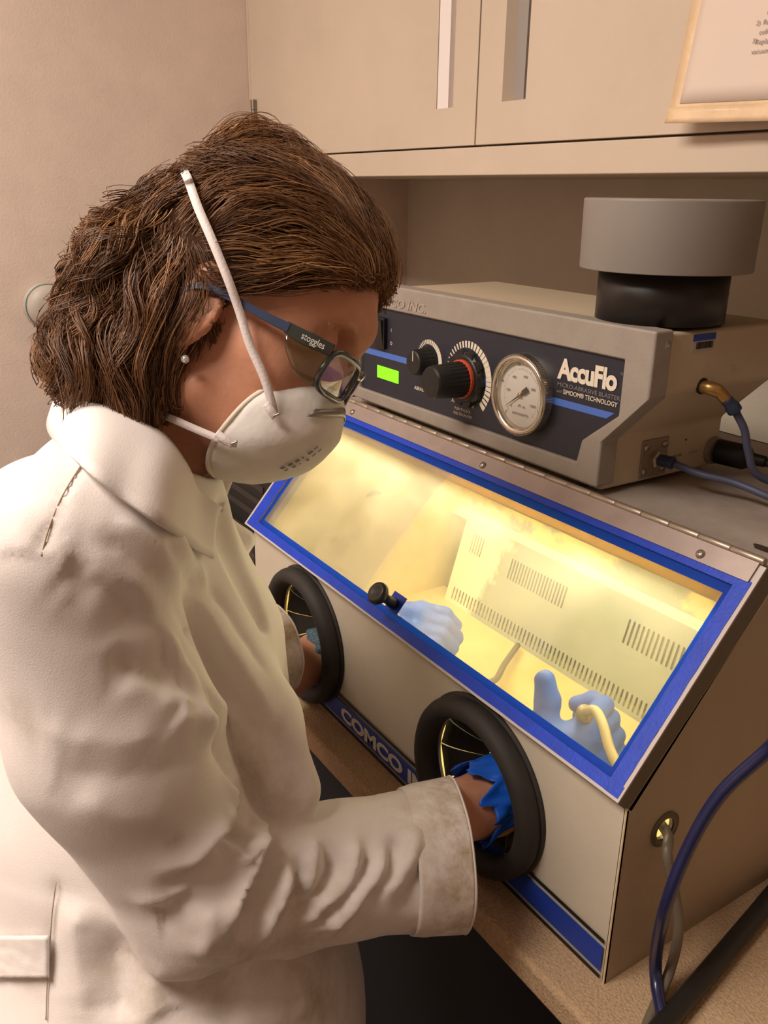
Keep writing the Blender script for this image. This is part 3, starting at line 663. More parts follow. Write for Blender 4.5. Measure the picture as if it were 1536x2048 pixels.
MB().tube(catmull([tuple(Vector((cx_, .3200, .3805))+Vector((1, .35, -.05)).normalized()*.055), (cx_+.085, .345, .370), (cx_+.14, .36, .3625), (cx_+.22, .37, .3625)], 8), .0042, 10).build('cord', m_blkcord, pc, smooth=True)
# ================================================================== soft-body modelling tools
def topx(P):
    q = (np.asarray(P)-CAMC)@CAMR.T
    return np.stack([768+FPX*q[..., 0]/q[..., 2], 1024-FPX*q[..., 1]/q[..., 2], q[..., 2]], -1)
def sm(a, b, k):
    h_ = np.clip(.5+.5*(b-a)/k, 0, 1); return b*(1-h_)+a*h_-k*h_*(1-h_)
def smax(a, b, k): return -sm(-a, -b, k)
def capsule(P, a, b, ra, rb, A=None):
    """tapered capsule; A is an optional 3x3 stretch applied to space first"""
    a = np.asarray(a, float); b = np.asarray(b, float)
    if A is not None: P = P@A.T; a = A@a; b = A@b
    ab = b-a; t = np.clip(((P-a)@ab)/max(ab@ab, 1e-12), 0, 1)
    return np.linalg.norm(P-a-t[:, None]*ab, axis=1)-(ra+(rb-ra)*t)
def chain(P, pts, rs, k=.02, A=None):
    d = None
    for i in range(len(pts)-1):
        e = capsule(P, pts[i], pts[i+1], rs[i], rs[i+1], A); d = e if d is None else (np.minimum(d, e) if k == 0 else sm(d, e, k))
    return d
def ellip(P, c, r, F):
    """ellipsoid, radii r along the rows of frame F"""
    q = ((P-np.asarray(c))@np.asarray(F).T)/np.asarray(r); k0 = np.linalg.norm(q, axis=1); k1 = np.linalg.norm(q/np.asarray(r), axis=1)
    return k0*(k0-1)/np.maximum(k1, 1e-9)
def surface(fn, lo, hi, h, B=8):
    """surface nets on sparse blocks: returns verts, quads of fn=0"""
    lo = np.asarray(lo, float); hi = np.asarray(hi, float)
    nb = np.ceil((hi-lo)/(h*B)).astype(int)
    I = np.stack(np.meshgrid(*[np.arange(n) for n in nb], indexing='ij'), -1).reshape(-1, 3)
    cen = lo+(I+.5)*h*B; d = fn(cen); I = I[np.abs(d) < h*B*1.35]
    g = np.stack(np.meshgrid(*[np.arange(B+1)]*3, indexing='ij'), -1).reshape(-1, 3)
    pts = (I[:, None, :]*B+g[None]); W = pts.reshape(-1, 3)
    val = np.concatenate([fn(lo+w*h) for w in np.array_split(W, max(1, len(W)//400000))]).reshape(len(I), B+1, B+1, B+1)
    S = val < 0
    N = nb*B+2; key = lambda c: (c[:, 0]*N[1]+c[:, 1])*N[2]+c[:, 2]
    c8 = [(a, b, c) for a in (0, 1) for b in (0, 1) for c in (0, 1)]
    cnt = sum(S[:, a:B+a, b:B+b, c:B+c].astype(int) for a, b, c in c8)
    act = np.argwhere((cnt > 0) & (cnt < 8))
    cell = I[act[:, 0]]*B+act[:, 1:]
    acc = np.zeros((len(act), 3)); num = np.zeros(len(act))
    V8 = {c: val[act[:, 0], act[:, 1]+c[0], act[:, 2]+c[1], act[:, 3]+c[2]] for c in c8}
    for p in c8:
        for ax in range(3):
            if p[ax]: continue
            q = list(p); q[ax] = 1; q = tuple(q); va, vb = V8[p], V8[q]; m = (va < 0) != (vb < 0)
            t = np.where(m, va/np.where(np.abs(va-vb) < 1e-12, 1, va-vb), 0)
            e = np.tile(np.array(p, float), (len(act), 1)); e[:, ax] += t
            acc += e*m[:, None]; num += m
    verts = lo+(cell+acc/np.maximum(num, 1)[:, None])*h
    k = key(cell); order = np.argsort(k); ks = k[order]
    faces = []
    for ax in range(3):
        sl = [slice(0, B)]*3; s2 = [slice(0, B)]*3; s2[ax] = slice(1, B+1)
        A0 = S[(slice(None),)+tuple(sl)]; A1 = S[(slice(None),)+tuple(s2)]
        ed = np.argwhere(A0 != A1); flip = A0[tuple(ed.T)]
        base = I[ed[:, 0]]*B+ed[:, 1:]
        b_, c_ = [(1, 2), (2, 0), (0, 1)][ax]
        q = []
        for db, dc in ((-1, -1), (0, -1), (0, 0), (-1, 0)):
            c = base.copy(); c[:, b_] += db; c[:, c_] += dc
            kk = key(c); ix = np.clip(np.searchsorted(ks, kk), 0, len(ks)-1); ok = ks[ix] == kk
            q.append(np.where(ok, order[ix], -1))
        q = np.stack(q, 1); ok = (q >= 0).all(1); q = q[ok]; fl = flip[ok]
        q[~fl] = q[~fl][:, ::-1]
        faces.append(q)
    faces = np.concatenate(faces)
    # pull the vertices onto the surface
    for _ in range(2):
        f0 = fn(verts); e = h*.3; G = np.stack([fn(verts+np.eye(3)[i]*e)-f0 for i in range(3)], 1)/e
        verts = verts-G*np.clip(f0/np.maximum((G*G).sum(1), .05), -h, h)[:, None]
    return verts, faces
def normals(v, f):
    n = np.zeros_like(v); a = np.cross(v[f[:, 2]]-v[f[:, 0]], v[f[:, 3]]-v[f[:, 1]])
    for i in range(4): np.add.at(n, f[:, i], a)
    return n/np.maximum(np.linalg.norm(n, axis=1), 1e-12)[:, None]
def np_mesh(name, v, f, smooth=True):
    me = D.meshes.new(name); me.vertices.add(len(v)); me.vertices.foreach_set('co', np.ascontiguousarray(v, np.float32).ravel())
    k = f.shape[1]; me.loops.add(f.size); me.loops.foreach_set('vertex_index', np.ascontiguousarray(f, np.int32).ravel())
    me.polygons.add(len(f)); me.polygons.foreach_set('loop_start', np.arange(len(f), dtype=np.int32)*k)
    me.update(calc_edges=True); me.validate()
    if smooth: me.polygons.foreach_set('use_smooth', [True]*len(me.polygons))
    return me
def seg_dist(P, poly):
    """distance of 3-D points to a polyline and the parameter 0..1 along it"""
    poly = np.asarray(poly, float); best = np.full(len(P), 9.); tt = np.zeros(len(P)); n = len(poly)-1
    for i in range(n):
        a, b = poly[i], poly[i+1]; ab = b-a; t = np.clip(((P-a)@ab)/max(ab@ab, 1e-12), 0, 1)
        d = np.linalg.norm(P-a-t[:, None]*ab, axis=1); m = d < best; best[m] = d[m]; tt[m] = (i+t[m])/n
    return best, tt
# ================================================================== the worker
person = thing('person', 'person in a white lab coat, respirator and safety glasses leaning over the cabinet', 'person', (-.42, -.42, FLOORZ))
m_skin = mat('skin', srgb(202, 144, 114), .5, var=.06, vscale=40, bump=.12, bscale=350, sss=.15)
# head frame: f forward, u up, s towards the camera side (her right)
PITCH, TURN = math.radians(24), math.radians(5)
rr3, uu3, cc3 = CAMR[0], CAMR[1], -CAMR[2]
hf = (rr3*math.cos(PITCH)-uu3*math.sin(PITCH)); hu = rr3*math.sin(PITCH)+uu3*math.cos(PITCH)
HF = hf*math.cos(TURN)+cc3*math.sin(TURN); HS = -hf*math.sin(TURN)+cc3*math.cos(TURN); HU = hu
HO = at(440, 655, .69)                     # middle of the head between the ear canals
HFR = np.stack([HF, HU, HS])
def H(f, u, s=0.0): return HO+HF*f+HU*u+HS*s
# joints
SH_R, EL_R, WR_R = at(125, 1100, .555), at(400, 1775, .655), at(985, 1602, .842)
SH_L, EL_L, WR_L = at(300, 1120, .90), at(400, 1420, .97), at(645, 1310, 1.135)
NECK = at(270, 985, .70)
T1, T2, T3, T4, T5 = at(230, 1090, .725), at(290, 1300, .75), at(305, 1600, .78), at(345, 2000, .80), at(375, 2500, .83)
TF = np.stack([rr3, uu3, cc3])
STR = lambda sx, sy, sz: TF.T@np.diag([sx, sy, sz])@TF
A_T = STR(1, 1, .92)
def head_sdf(P):
    d = ellip(P, H(.012, .048), (.088, .076, .074), HFR)
    d = sm(d, ellip(P, H(.052, .042), (.059, .070, .064), HFR), .02)      # forehead
    d = sm(d, ellip(P, H(.055, -.020), (.048, .075, .056), HFR), .03)     # face
    d = sm(d, ellip(P, H(.064, -.066), (.024, .022, .026), HFR), .03)     # chin
    d = sm(d, capsule(P, H(.020, -.055, .050), H(.060, -.072, .016), .013, .013), .03)
    d = sm(d, capsule(P, H(.020, -.055, -.050), H(.060, -.072, -.016), .013, .013), .03)
    d = sm(d, capsule(P, H(.062, -.018, .040), H(.050, -.010, .046), .018, .016), .02)   # cheek bones
    d = sm(d, capsule(P, H(.062, -.018, -.040), H(.050, -.010, -.046), .018, .016), .02)
    d = sm(d, capsule(P, H(.098, .030), H(.104, -.018), .008, .010), .012)   # nose
    d = sm(d, capsule(P, H(.094, .042, .034), H(.102, .042, -.0), .010, .010), .015)     # brow
    d = sm(d, capsule(P, H(.094, .042, -.034), H(.102, .042, 0), .010, .010), .015)
    for s in (1, -1):
        d = smax(d, -ellip(P, H(.100, .020, .033*s), (.016, .012, .017), HFR), .012)     # eye sockets
        d = sm(d, ellip(P, H(.086, .019, .032*s), (.013, .012, .013), HFR), .004)        # eyes
        e = ellip(P, H(.006, .002, .076*s), (.017, .032, .007), HFR); e = smax(e, -ellip(P, H(.012, .006, .083*s), (.010, .020, .006), HFR), .004)
        d = sm(d, e, .006)                                                               # ears
        d = sm(d, ellip(P, H(.000, -.030, .073*s), (.008, .010, .005), HFR), .006)      # lobes
    return d
def hand_parts(W, dirv, up, side, thumb_up, curl=.5):
    """finger chains of a relaxed gripping hand: W wrist, dirv along the hand, up back of the hand, side towards the thumb"""
    dirv = dirv/np.linalg.norm(dirv); up = up-dirv*(up@dirv); up /= np.linalg.norm(up); side = np.cross(dirv, up)*thumb_up
    out = []; palm = [W+dirv*.02, W+dirv*.075]
    for i, (off, L) in enumerate(((.026, .066), (.009, .074), (-.009, .070), (-.025, .055))):
        a = W+dirv*.085+side*off; b0 = dirv*math.cos(.35*curl*2)-up*math.sin(.35*curl*2)
        b = a+b0*L*.45; b1 = dirv*math.cos(1.15*curl*2)-up*math.sin(1.15*curl*2); c = b+b1*L*.33; b2 = dirv*math.cos(1.9*curl*2)-up*math.sin(1.9*curl*2); e = c+b2*L*.27
        out.append(([W+dirv*.035+side*off*.75, a, b, c, e], [.011, .0098, .0090, .0084, .0074]))
    return out, side, dirv, up
def hand_sdf(P, hp, W, dirv, side, thumb, grow=0.0):
    d = None
    for pts, rs in hp:
        e = chain(P, pts, [r+grow for r in rs], .004); d = e if d is None else sm(d, e, .004)
    e = chain(P, [W+side*.010, W+dirv*.045+side*.014, W+dirv*.080+side*.012], [.020+grow, .0185+grow, .014+grow], .01); d = sm(d, e, .012)
    e = chain(P, [W-side*.008, W+dirv*.045-side*.014, W+dirv*.078-side*.014], [.020+grow, .018+grow, .013+grow], .01); d = sm(d, e, .012)
    e = chain(P, thumb, [.015+grow, .0135+grow, .0115+grow, .0095+grow], .006); d = sm(d, e, .010)
    return d
CF_R, CF_L = at(902, 1708, .775), at(556, 1296, 1.03)
MID_R = (SH_R+EL_R)/2+cc3*.004-rr3*.014
FO_R = EL_R*.45+CF_R*.55
AX_R = CF_R-FO_R; AX_R = AX_R-CAMR[2]*(AX_R@CAMR[2])*.72+uu3*.012; AX_R /= np.linalg.norm(AX_R); AX_L = CF_L-EL_L; AX_L = AX_L-uu3*(AX_L@uu3)*.75; AX_L /= np.linalg.norm(AX_L)
def sleeve_r(P):
    d = chain(P, [SH_R, MID_R, EL_R], [.063, .0675, .056], .02)
    d = sm(d, chain(P, [EL_R, FO_R, CF_R+(CF_R-FO_R)*.3], [.058, .0535, .0655], .01), .018)
    d = sm(d, capsule(P, EL_R, at(420, 1885, .655), .05, .020), .02)
    return d
def sleeve_l(P):
    return chain(P, [SH_L, EL_L, CF_L+(CF_L-EL_L)*.2], [.070, .060, .043], .02)
def torso_c(P):
    d = chain(P, [T1, T2, T3, T4, T5], [.080, .108, .132, .166, .190], .05, A_T)
    d = sm(d, chain(P, [SH_R+rr3*.015, (SH_R+SH_L)/2+uu3*.012, SH_L], [.062, .074, .064], .03), .04)
    d = sm(d, capsule(P, NECK, T1, .060, .080), .05)
    d = sm(d, chain(P, [at(415, 1280, .665), at(525, 1440, .675), at(580, 1580, .68)], [.014, .026, .024], .02), .05)
    return d
def coat_fn(P):
    t = (P-(CF_R-AX_R*.02))@AX_R; nr = np.linalg.norm(P-CF_R, axis=1) < .15
    d = sm(torso_c(P), np.where(nr, np.maximum(sleeve_r(P), t), sleeve_r(P)), .008)
    t = (P-(CF_L-AX_L*.02))@AX_L; nl = np.linalg.norm(P-CF_L, axis=1) < .12
    dl_ = sleeve_l(P); d = sm(d, np.where(nl, np.maximum(dl_, t), dl_), .02)
    d = smax(d, -capsule(P, NECK+(H(-.02, -.09)-NECK)*.30, H(-.02, -.06), .052, .070), .01)
    d = smax(d, -capsule(P, at(490, 1050, .695), at(528, 1235, .705), .030, .012), .006)      # the open front
    return np.maximum(d, HEM[2]-.02-P[:, 2])
HEM = at(395, 2560, .78)
pts_ = np.array([SH_R, EL_R, CF_R, SH_L, EL_L, CF_L, T5, HEM, T1])
lo = pts_.min(0)-.24; hi = pts_.max(0)+.17
cv, cf = surface(coat_fn, lo, hi, .0040)
cn = normals(cv, cf); cpx = topx(cv); cfront = ((CAMC-cv)*cn).sum(1) > 0
class Surf:
    """look-up of the camera-side surface: pixel -> 3-D point on it"""
    def __init__(s, v, n):
        s.v, s.n = v, n; s.p = topx(v); m = ((CAMC-v)*n).sum(1) > 0; s.i = np.where(m)[0]
    def __call__(s, px, py):
        q = s.p[s.i]; d2 = (q[:, 0]-px)**2+(q[:, 1]-py)**2; m = d2 < max(12.**2, d2.min()*1.5)
        j = s.i[m][np.argmin(q[m][:, 2])]; return s.v[j]
CS = Surf(cv, cn)
# folds: (pixel polyline, height mm, width mm); + ridge, - valley
FOLDS = [
 ([(107,1152),(186,1172),(255,1215),(292,1280)], -5, 15), ([(300,1215),(330,1290),(378,1380),(415,1440)], -6, 9),
 ([(215,1322),(300,1350),(362,1376)], -6, 10), ([(240,1372),(310,1392),(365,1405)], 3, 12), ([(342,1430),(400,1430),(432,1475)], 5, 14),
 ([(161,1101),(273,1180),(342,1287),(395,1390)], 4, 10), ([(303,1214),(371,1311),(439,1400),(513,1500)], 5, 12),
 ([(381,1180),(439,1263),(513,1370),(565,1450)], 5, 11), ([(345,1190),(410,1290),(470,1385),(540,1490)], -4, 10), ([(415,1150),(485,1250),(551,1350)], -3, 9),
 ([(330,1230),(400,1340),(440,1440),(470,1540)], -5, 11), ([(456,1380),(495,1480),(553,1640)], 4, 12), ([(430,1420),(470,1540),(500,1640)], -6, 12), ([(530,1420),(580,1540),(600,1640)], -3, 14),
 ([(190,1060),(280,1120),(350,1180)], -3, 9), ([(230,1030),(320,1090),(390,1150)], 3, 8), ([(340,1080),(370,1130),(400,1180)], -3, 6), ([(360,1075),(395,1125),(430,1180)], 3, 6),
 ([(456,1545),(475,1578),(478,1617),(449,1660),(391,1721),(312,1754)], 5, 9), ([(490,1590),(487,1640),(460,1690),(400,1750),(330,1790)], -8, 9),
 ([(508,1630),(521,1662),(490,1712),(462,1700)], 5, 7), ([(500,1665),(478,1690)], -6, 6),
 ([(521,1656),(514,1715),(482,1793),(449,1890)], 6, 8), ([(545,1660),(545,1720),(512,1800),(480,1890)], -7, 8),
 ([(573,1700),(579,1780),(547,1838),(514,1897)], 6, 8), ([(600,1700),(603,1775),(575,1835),(540,1895)], -5, 8),
 ([(620,1662),(632,1715),(612,1790)], 5, 8), ([(660,1665),(662,1740),(630,1810),(575,1870)], -6, 10),
 ([(716,1656),(710,1728),(664,1806),(586,1864)], 6, 10), ([(742,1660),(728,1740),(680,1815),(610,1870)], -5, 9),
 ([(775,1670),(749,1754),(690,1830),(638,1868)], 6, 10), ([(800,1660),(780,1750),(730,1830)], -5, 11), ([(840,1636),(814,1735),(765,1810)], 4, 11), ([(865,1690),(840,1770),(800,1830)], -3, 11),
 ([(430,1800),(420,1870),(410,1925)], 4, 12), ([(390,1780),(350,1830),(320,1850)], -4, 12), ([(470,1660),(420,1735),(340,1800),(250,1810)], 3, 10),
 ([(330,1390),(390,1402),(425,1440),(440,1500)], 5, 9), ([(60,1450),(150,1480),(260,1480),(350,1460)], 2.5, 16), ([(100,1530),(200,1560),(320,1550),(410,1530)], -2.5, 18), ([(150,1600),(260,1640),(360,1630)], 2.5, 18),
 ([(110,1760),(100,1850),(92,1990)], -2.5, 7), ([(160,1800),(150,1900),(170,2040)], 5, 16), ([(240,1880),(230,1960),(240,2040)], -6, 18), ([(330,1930),(310,1990),(320,2045)], 4, 16), ([(450,1950),(470,2045)], -4, 20), ([(580,1900),(610,2040)], 3, 22),
 ([(165,925),(120,1000),(95,1060),(84,1110)], -2.2, 3.5), ([(172,930),(128,1003),(104,1062)], 1.5, 6), ([(60,980),(40,1060),(50,1120)], 2, 20),
]
m3 = []
for pl_, h_, w_ in FOLDS:
    P3 = np.array([CS(*p) for p in catmull([(a, b) for a, b in pl_], 3)]); k_ = 1.9 if min(p[1] for p in pl_) > 1540 and max(p[0] for p in pl_) > 420 else 1.25; m3.append((P3, h_*.001*k_, w_*.00088))
lo_b = cv.min(0)
disp = np.zeros(len(cv))
for P3, h_, w_ in m3:
    c0 = P3.min(0)-4*w_; c1 = P3.max(0)+4*w_; ix = np.where(((cv > c0) & (cv < c1)).all(1) & cfront)[0]
    if len(ix) == 0: continue
    d, t = seg_dist(cv[ix], P3); e = np.clip(np.sin(np.pi*np.clip(t, .02, .98))*1.6, 0, 1)
    disp[ix] += h_*np.exp(-(d/w_)**1.35)*e
cv = cv+cn*disp[:, None]
# soft cloth unevenness
def wob(P, s, seed):
    r = np.random.default_rng(seed); o = np.zeros(len(P))
    for _ in range(7):
        k = r.normal(size=3); k /= np.linalg.norm(k); o += np.sin(P@k*s*r.uniform(.6, 1.6)+r.uniform(0, 6))
    return o/7
cv = cv+cn*(.0011*wob(cv, 45, 1)+.0004*wob(cv, 150, 2))[:, None]
# grime on cuffs, front and hem kept as a colour attribute (stains with their own shape)
def grime(P):
    g = np.zeros(len(P))
    def blot(px, py, r, a):
        c = CS(px, py); g[:] = np.maximum(g, a*np.exp(-(((P-c)**2).sum(1))/(r*r)))
    g = np.maximum(g, .9*np.exp(-((CF_R-P)@AX_R/.045)**2)*(np.linalg.norm(P-CF_R, axis=1) < .12))
    g = np.maximum(g, .9*np.exp(-((CF_L-P)@AX_L/.07)**2)*(np.linalg.norm(P-CF_L, axis=1) < .14))
    blot(490, 1545, .035, .55); blot(470, 1950, .06, .6); blot(300, 1960, .05, .45); blot(640, 1990, .06, .6); blot(620, 1880, .05, .55); blot(350, 1690, .006, .7)
    blot(20, 1440, .02, .4); blot(60, 1930, .03, .35); blot(840, 1620, .03, .5); blot(900, 1840, .03, .6); blot(560, 1600, .03, .4); blot(700, 1985, .012, .7)
    return g
def cloth_mat(name, base, dirt):
    m = mat(name, base, .85, bump=.12, bscale=900, sheen=.15); nt = m.node_tree; b = nt.nodes['Principled BSDF']
    a = nt.nodes.new('ShaderNodeAttribute'); a.attribute_name = 'grime'
    tc = nt.nodes.new('ShaderNodeTexCoord'); n = nt.nodes.new('ShaderNodeTexNoise'); n.inputs['Scale'].default_value = 38; n.inputs['Detail'].default_value = 8; n.inputs['Roughness'].default_value = .7
    nt.links.new(tc.outputs['Object'], n.inputs['Vector'])
    mr = nt.nodes.new('ShaderNodeMapRange'); mr.inputs[1].default_value = .38; mr.inputs[2].default_value = .66; nt.links.new(n.outputs['Fac'], mr.inputs[0])
    mu = nt.nodes.new('ShaderNodeMath'); mu.operation = 'MULTIPLY'; nt.links.new(mr.outputs[0], mu.inputs[0]); nt.links.new(a.outputs['Fac'], mu.inputs[1])
    mx = nt.nodes.new('ShaderNodeMixRGB'); mx.inputs[1].default_value = base; mx.inputs[2].default_value = dirt
    nt.links.new(mu.outputs[0], mx.inputs[0]); nt.links.new(mx.outputs[0], b.inputs['Base Color'])
    return m
m_coat = cloth_mat('white_coat_cotton', srgb(232, 224, 218), srgb(170, 147, 104))
def set_grime(me, P):
    at_ = me.attributes.new('grime', 'FLOAT', 'POINT'); at_.data.foreach_set('value', np.ascontiguousarray(grime(P), np.float32))
me = np_mesh('lab_coat', cv, cf); set_grime(me, cv)
coat = obj('lab_coat', me, m_coat, person)
def gridmesh(name, rows, close=False):
    R_ = np.array(rows); a, b = R_.shape[:2]; v = R_.reshape(-1, 3); F = []
    for i in range(a-1):
        for j in range(b if close else b-1): F.append((i*b+j, i*b+(j+1) % b, (i+1)*b+(j+1) % b, (i+1)*b+j))
    return np_mesh(name, v, np.array(F)), v
# cuffs: open tubes that follow the sleeve
def cuff(fn, C_, AX, L0, flare, name):
    e1 = np.cross(AX, uu3); e1 /= np.linalg.norm(e1); e2 = np.cross(AX, e1); rows = []; n = 72
    A_ = np.linspace(0, 2*np.pi, n, endpoint=False); dirs = e1[None]*np.cos(A_)[:, None]+e2[None]*np.sin(A_)[:, None]
    for t in np.linspace(-L0, .004, 16):
        c = C_+AX*t; lo_ = np.full(n, .005); hi_ = np.full(n, .12)
        for _ in range(16):
            mid = (lo_+hi_)/2; s = fn(c+dirs*mid[:, None]) < 0; lo_ = np.where(s, mid, lo_); hi_ = np.where(s, hi_, mid)
        k = (t+L0)/L0; r_ = lo_+.0006+.0016*min(1, k*4)+flare*k*k+.0009*np.sin(A_*3+1)*k+.0007*np.sin(A_*7+t*60)*k
        rows.append(c+dirs*r_[:, None])
    for dr in (.0012, .0016, .0008): rows.append(rows[15]-dirs*0+AX*.0006*0+ (dirs*dr if False else 0))
    rows = rows[:16]
    me, v = gridmesh(name, rows, True); set_grime(me, v)
    o = obj(name, me, m_coat, coat, solid=.0022); 
    MB().tube([tuple(p) for p in rows[15]], .0016, 6, close=True).build('cuff_hem', m_coat, coat, smooth=True)
    return o
cuff(sleeve_r, CF_R, AX_R, .045, .000, 'cuff'); cuff(sleeve_l, CF_L, AX_L, .05, .000, 'cuff')
# collar
def spline_rows(curves, n, k=6):
    return [np.array(catmull([tuple(p) for p in c], k)) for c in curves]
inner = [(185, 745, .750), (195, 775, .690), (255, 822, .655), (325, 868, .632), (372, 930, .628), (398, 984, .655), (444, 1018, .668)]
outer = [(110, 800, .76), (97, 858, 0), (152, 922, 0), (250, 1000, 0), (338, 1060, 0), (398, 1102, 0), (426, 1118, 0)]
def w3(p, lift=.007):
    if p[2]: return at(*p)
    c = CS(p[0], p[1]); dz = (c-CAMC)@CAMR[2]; return at(p[0], p[1], dz-lift)
ci = np.array(catmull([tuple(w3(p)) for p in inner], 8)); co_ = np.array(catmull([tuple(w3(p)) for p in outer], 8)); rows = []
for t in np.linspace(0, 1, 12):
    b = .016*math.sin(math.pi*t)**.8*(1-.25*t); P = ci*(1-t)+co_*t+(cc3*.75+uu3*.65)*b
    P = P+cc3*(.0018*np.sin(np.arange(len(P))*.45+3*t))[:, None]*math.sin(math.pi*t); rows.append(P)
me, v = gridmesh('collar', rows); me.attributes.new('grime', 'FLOAT', 'POINT')
obj('collar', me, m_coat, coat, solid=.003)
def patch(name, A, B, m, bulge=.004, k=6, nt=6):
    a = np.array(catmull([tuple(at(*p)) for p in A], k)); b = np.array(catmull([tuple(at(*p)) for p in B], k)); rows = []
    for t in np.linspace(0, 1, nt): rows.append(a*(1-t)+b*t+cc3*bulge*math.sin(math.pi*t))
    me, v = gridmesh(name, rows); me.attributes.new('grime', 'FLOAT', 'POINT'); return obj(name, me, m, coat, solid=.002)
patch('far_collar', [(385, 940, .735), (420, 945, .745), (470, 952, .76)], [(392, 990, .70), (425, 1005, .71), (445, 1024, .70)], m_coat)
patch('far_lapel', [(440, 1015, .735), (470, 1043, .75), (511, 1075, .765), (494, 1112, .76), (500, 1150, .75), (522, 1205, .745), (540, 1265, .735)],
      [(420, 1040, .72), (438, 1075, .735), (452, 1100, .74), (468, 1130, .74), (485, 1175, .735), (505, 1230, .73), (520, 1280, .725)], m_coat)
m_shirt = mat('pale_blue_shirt', srgb(184, 208, 226), .8, var=.08, vscale=90)
patch('shirt_front', [(430, 1030, .72), (455, 1090, .735), (480, 1150, .735), (505, 1230, .725), (530, 1290, .715)], [(385, 1040, .69), (410, 1110, .695), (425, 1160, .69), (455, 1230, .685), (500, 1300, .69)], m_shirt, .006)
def on_coat(px, py, lift):
    c = CS(px, py); return at(px, py, (c-CAMC)@CAMR[2]-lift)
rows = [[on_coat(x, 1872+(y_-0)*.95+.08*x*0, .003) for x in range(-15, 100, 8)] for y_ in range(0, 96, 8)]
me, v = gridmesh('pocket', np.array(rows)); me.attributes.new('grime', 'FLOAT', 'POINT'); obj('pocket', me, m_coat, coat, solid=.002)
m_seam = mat('seam_thread', srgb(176, 156, 132), .8)
for sm_ in ([(165, 926), (140, 965), (118, 1005), (100, 1050), (88, 1090), (83, 1112)], [(112, 1765), (104, 1830), (99, 1900), (94, 1975), (92, 2040)]):
    MB().tube(catmull([tuple(on_coat(*p, .0002)) for p in sm_], 5), .0005, 6).build('seam', m_seam, coat, smooth=True)
# body under the coat
WH_R, WH_L = np.array((-.152, .030, .108)), np.array((-.452, .058, .130))
def body_fn(P):
    d = head_sdf(P)
    d = sm(d, chain(P, [H(-.015, -.010), H(-.022, -.085), NECK, T1], [.058, .048, .050, .070], .02), .03)
    d = sm(d, chain(P, [T1, T2, T3], [.060, .085, .090], .05, A_T), .04)
    d = sm(d, chain(P, [SH_R, EL_R, WR_R, WH_R], [.046, .038, .0285, .0255], .02), .02)
    d = sm(d, chain(P, [SH_L, EL_L, WR_L, WH_L], [.046, .038, .029, .0255], .02), .02)
    return d
ptb = np.array([SH_R, EL_R, WR_R, WH_R, SH_L, EL_L, WR_L, WH_L, T3-np.array((0, 0, .1))])
bv, bf = surface(body_fn, np.minimum(ptb.min(0)-.12, HO-.17), np.maximum(ptb.max(0)+.12, HO+.2), .0044)
body = obj('body', np_mesh('body', bv, bf), m_skin, person)
# trousers and shoes
m_den = mat('dark_navy_trousers', srgb(20, 22, 34), .9)
gx = MB(); 
HP = [at(400, 2560, .77), at(400, 2560, .90)]
for hp_ in HP:
    gx.tube(catmull([tuple(hp_+np.array((0, 0, .06))), tuple(hp_), (hp_[0]-.01, hp_[1]-.02, -.52), (hp_[0]-.01, hp_[1]-.05, FLOORZ+.06)], 6), [.075]*7+[.075]*6+[.060]*6, 18)
gx.build('trousers', m_den, person, smooth=True)
for hp_ in HP:
    x, y = hp_[0]-.01, hp_[1]-.05
    MB().add([(x+sx*(.042 if abs(t-.5) < .4 else .03), y-.09+.26*t, FLOORZ+zz*(.075-.04*t)) for t in (0, .3, .7, 1) for sx, zz in ((-1, 0), (1, 0), (.8, 1), (-.8, 1))],
      [(0, 1, 2, 3), (12, 15, 14, 13)]+[(4*i+j, 4*(i+1)+j, 4*(i+1)+(j+1) % 4, 4*i+(j+1) % 4) for i in range(3) for j in range(4)]).build('shoe', m_black, person, bevel=.012, seg=3)
# ================================================================== respirator, glasses, hair, gloves
def headco(P): return (np.asarray(P)-HO)@HFR.T
def hs(px, py, s):
    """sight line through (px,py) met with the head-frame plane s = const"""
    d = at(px, py, 1.)-CAMC; n = HS; return CAMC+d*((HO+HS*s-CAMC)@n)/(d@n)
def march(fn, px, py, off=0.0, d0=.40, d1=1.0):
    d = d0
    for _ in range(60):
        p = at(px, py, d); v = float(fn(p[None])[0])-off
        if v < .0004: break
        d += max(v*.8, .0004)
        if d > d1: break
    return at(px, py, d)
# ---- hair volume
def hair_clip(q):
    f, u = q[:, 0], q[:, 1]
    c = -.002+.57*f-u-6*np.maximum(0, .024-f)             # temple hairline
    c2 = np.where(f > .03, (f-.098)-.9*(u-.085)-.014, -1.)                           # forehead hairline
    c3 = np.where(f < .0, -.071-.48*(f+.122)-u, -1.)            # nape line rising to the back
    return np.maximum(np.maximum(c, c2), np.maximum(c3, -.121+.36*np.abs(q[:, 2])-f))
def hair_vol(P):
    d = ellip(P, H(.014, .054), (.102, .088, .087), HFR)
    d = sm(d, ellip(P, H(-.010, .090), (.054, .056, .058), HFR), .012)
    d = sm(d, ellip(P, H(-.056, -.006), (.058, .068, .086), HFR), .015)
    d = sm(d, ellip(P, H(-.016, -.010), (.038, .064, .092), HFR), .015)
    d = sm(d, ellip(P, H(-.046, -.060), (.058, .054, .088), HFR), .02)
    d = sm(d, ellip(P, H(-.022, -.066), (.036, .046, .090), HFR), .015)
    return d
def hair_shell(P):
    q = headco(P); return smax(hair_vol(P)+.0055, hair_clip(q)+.004, .006)
m_hair = mat('hair_brown', srgb(84, 56, 36), .42, spec=.35)
nt = m_hair.node_tree; b = nt.nodes['Principled BSDF']; a = nt.nodes.new('ShaderNodeAttribute'); a.attribute_name = 'tone'
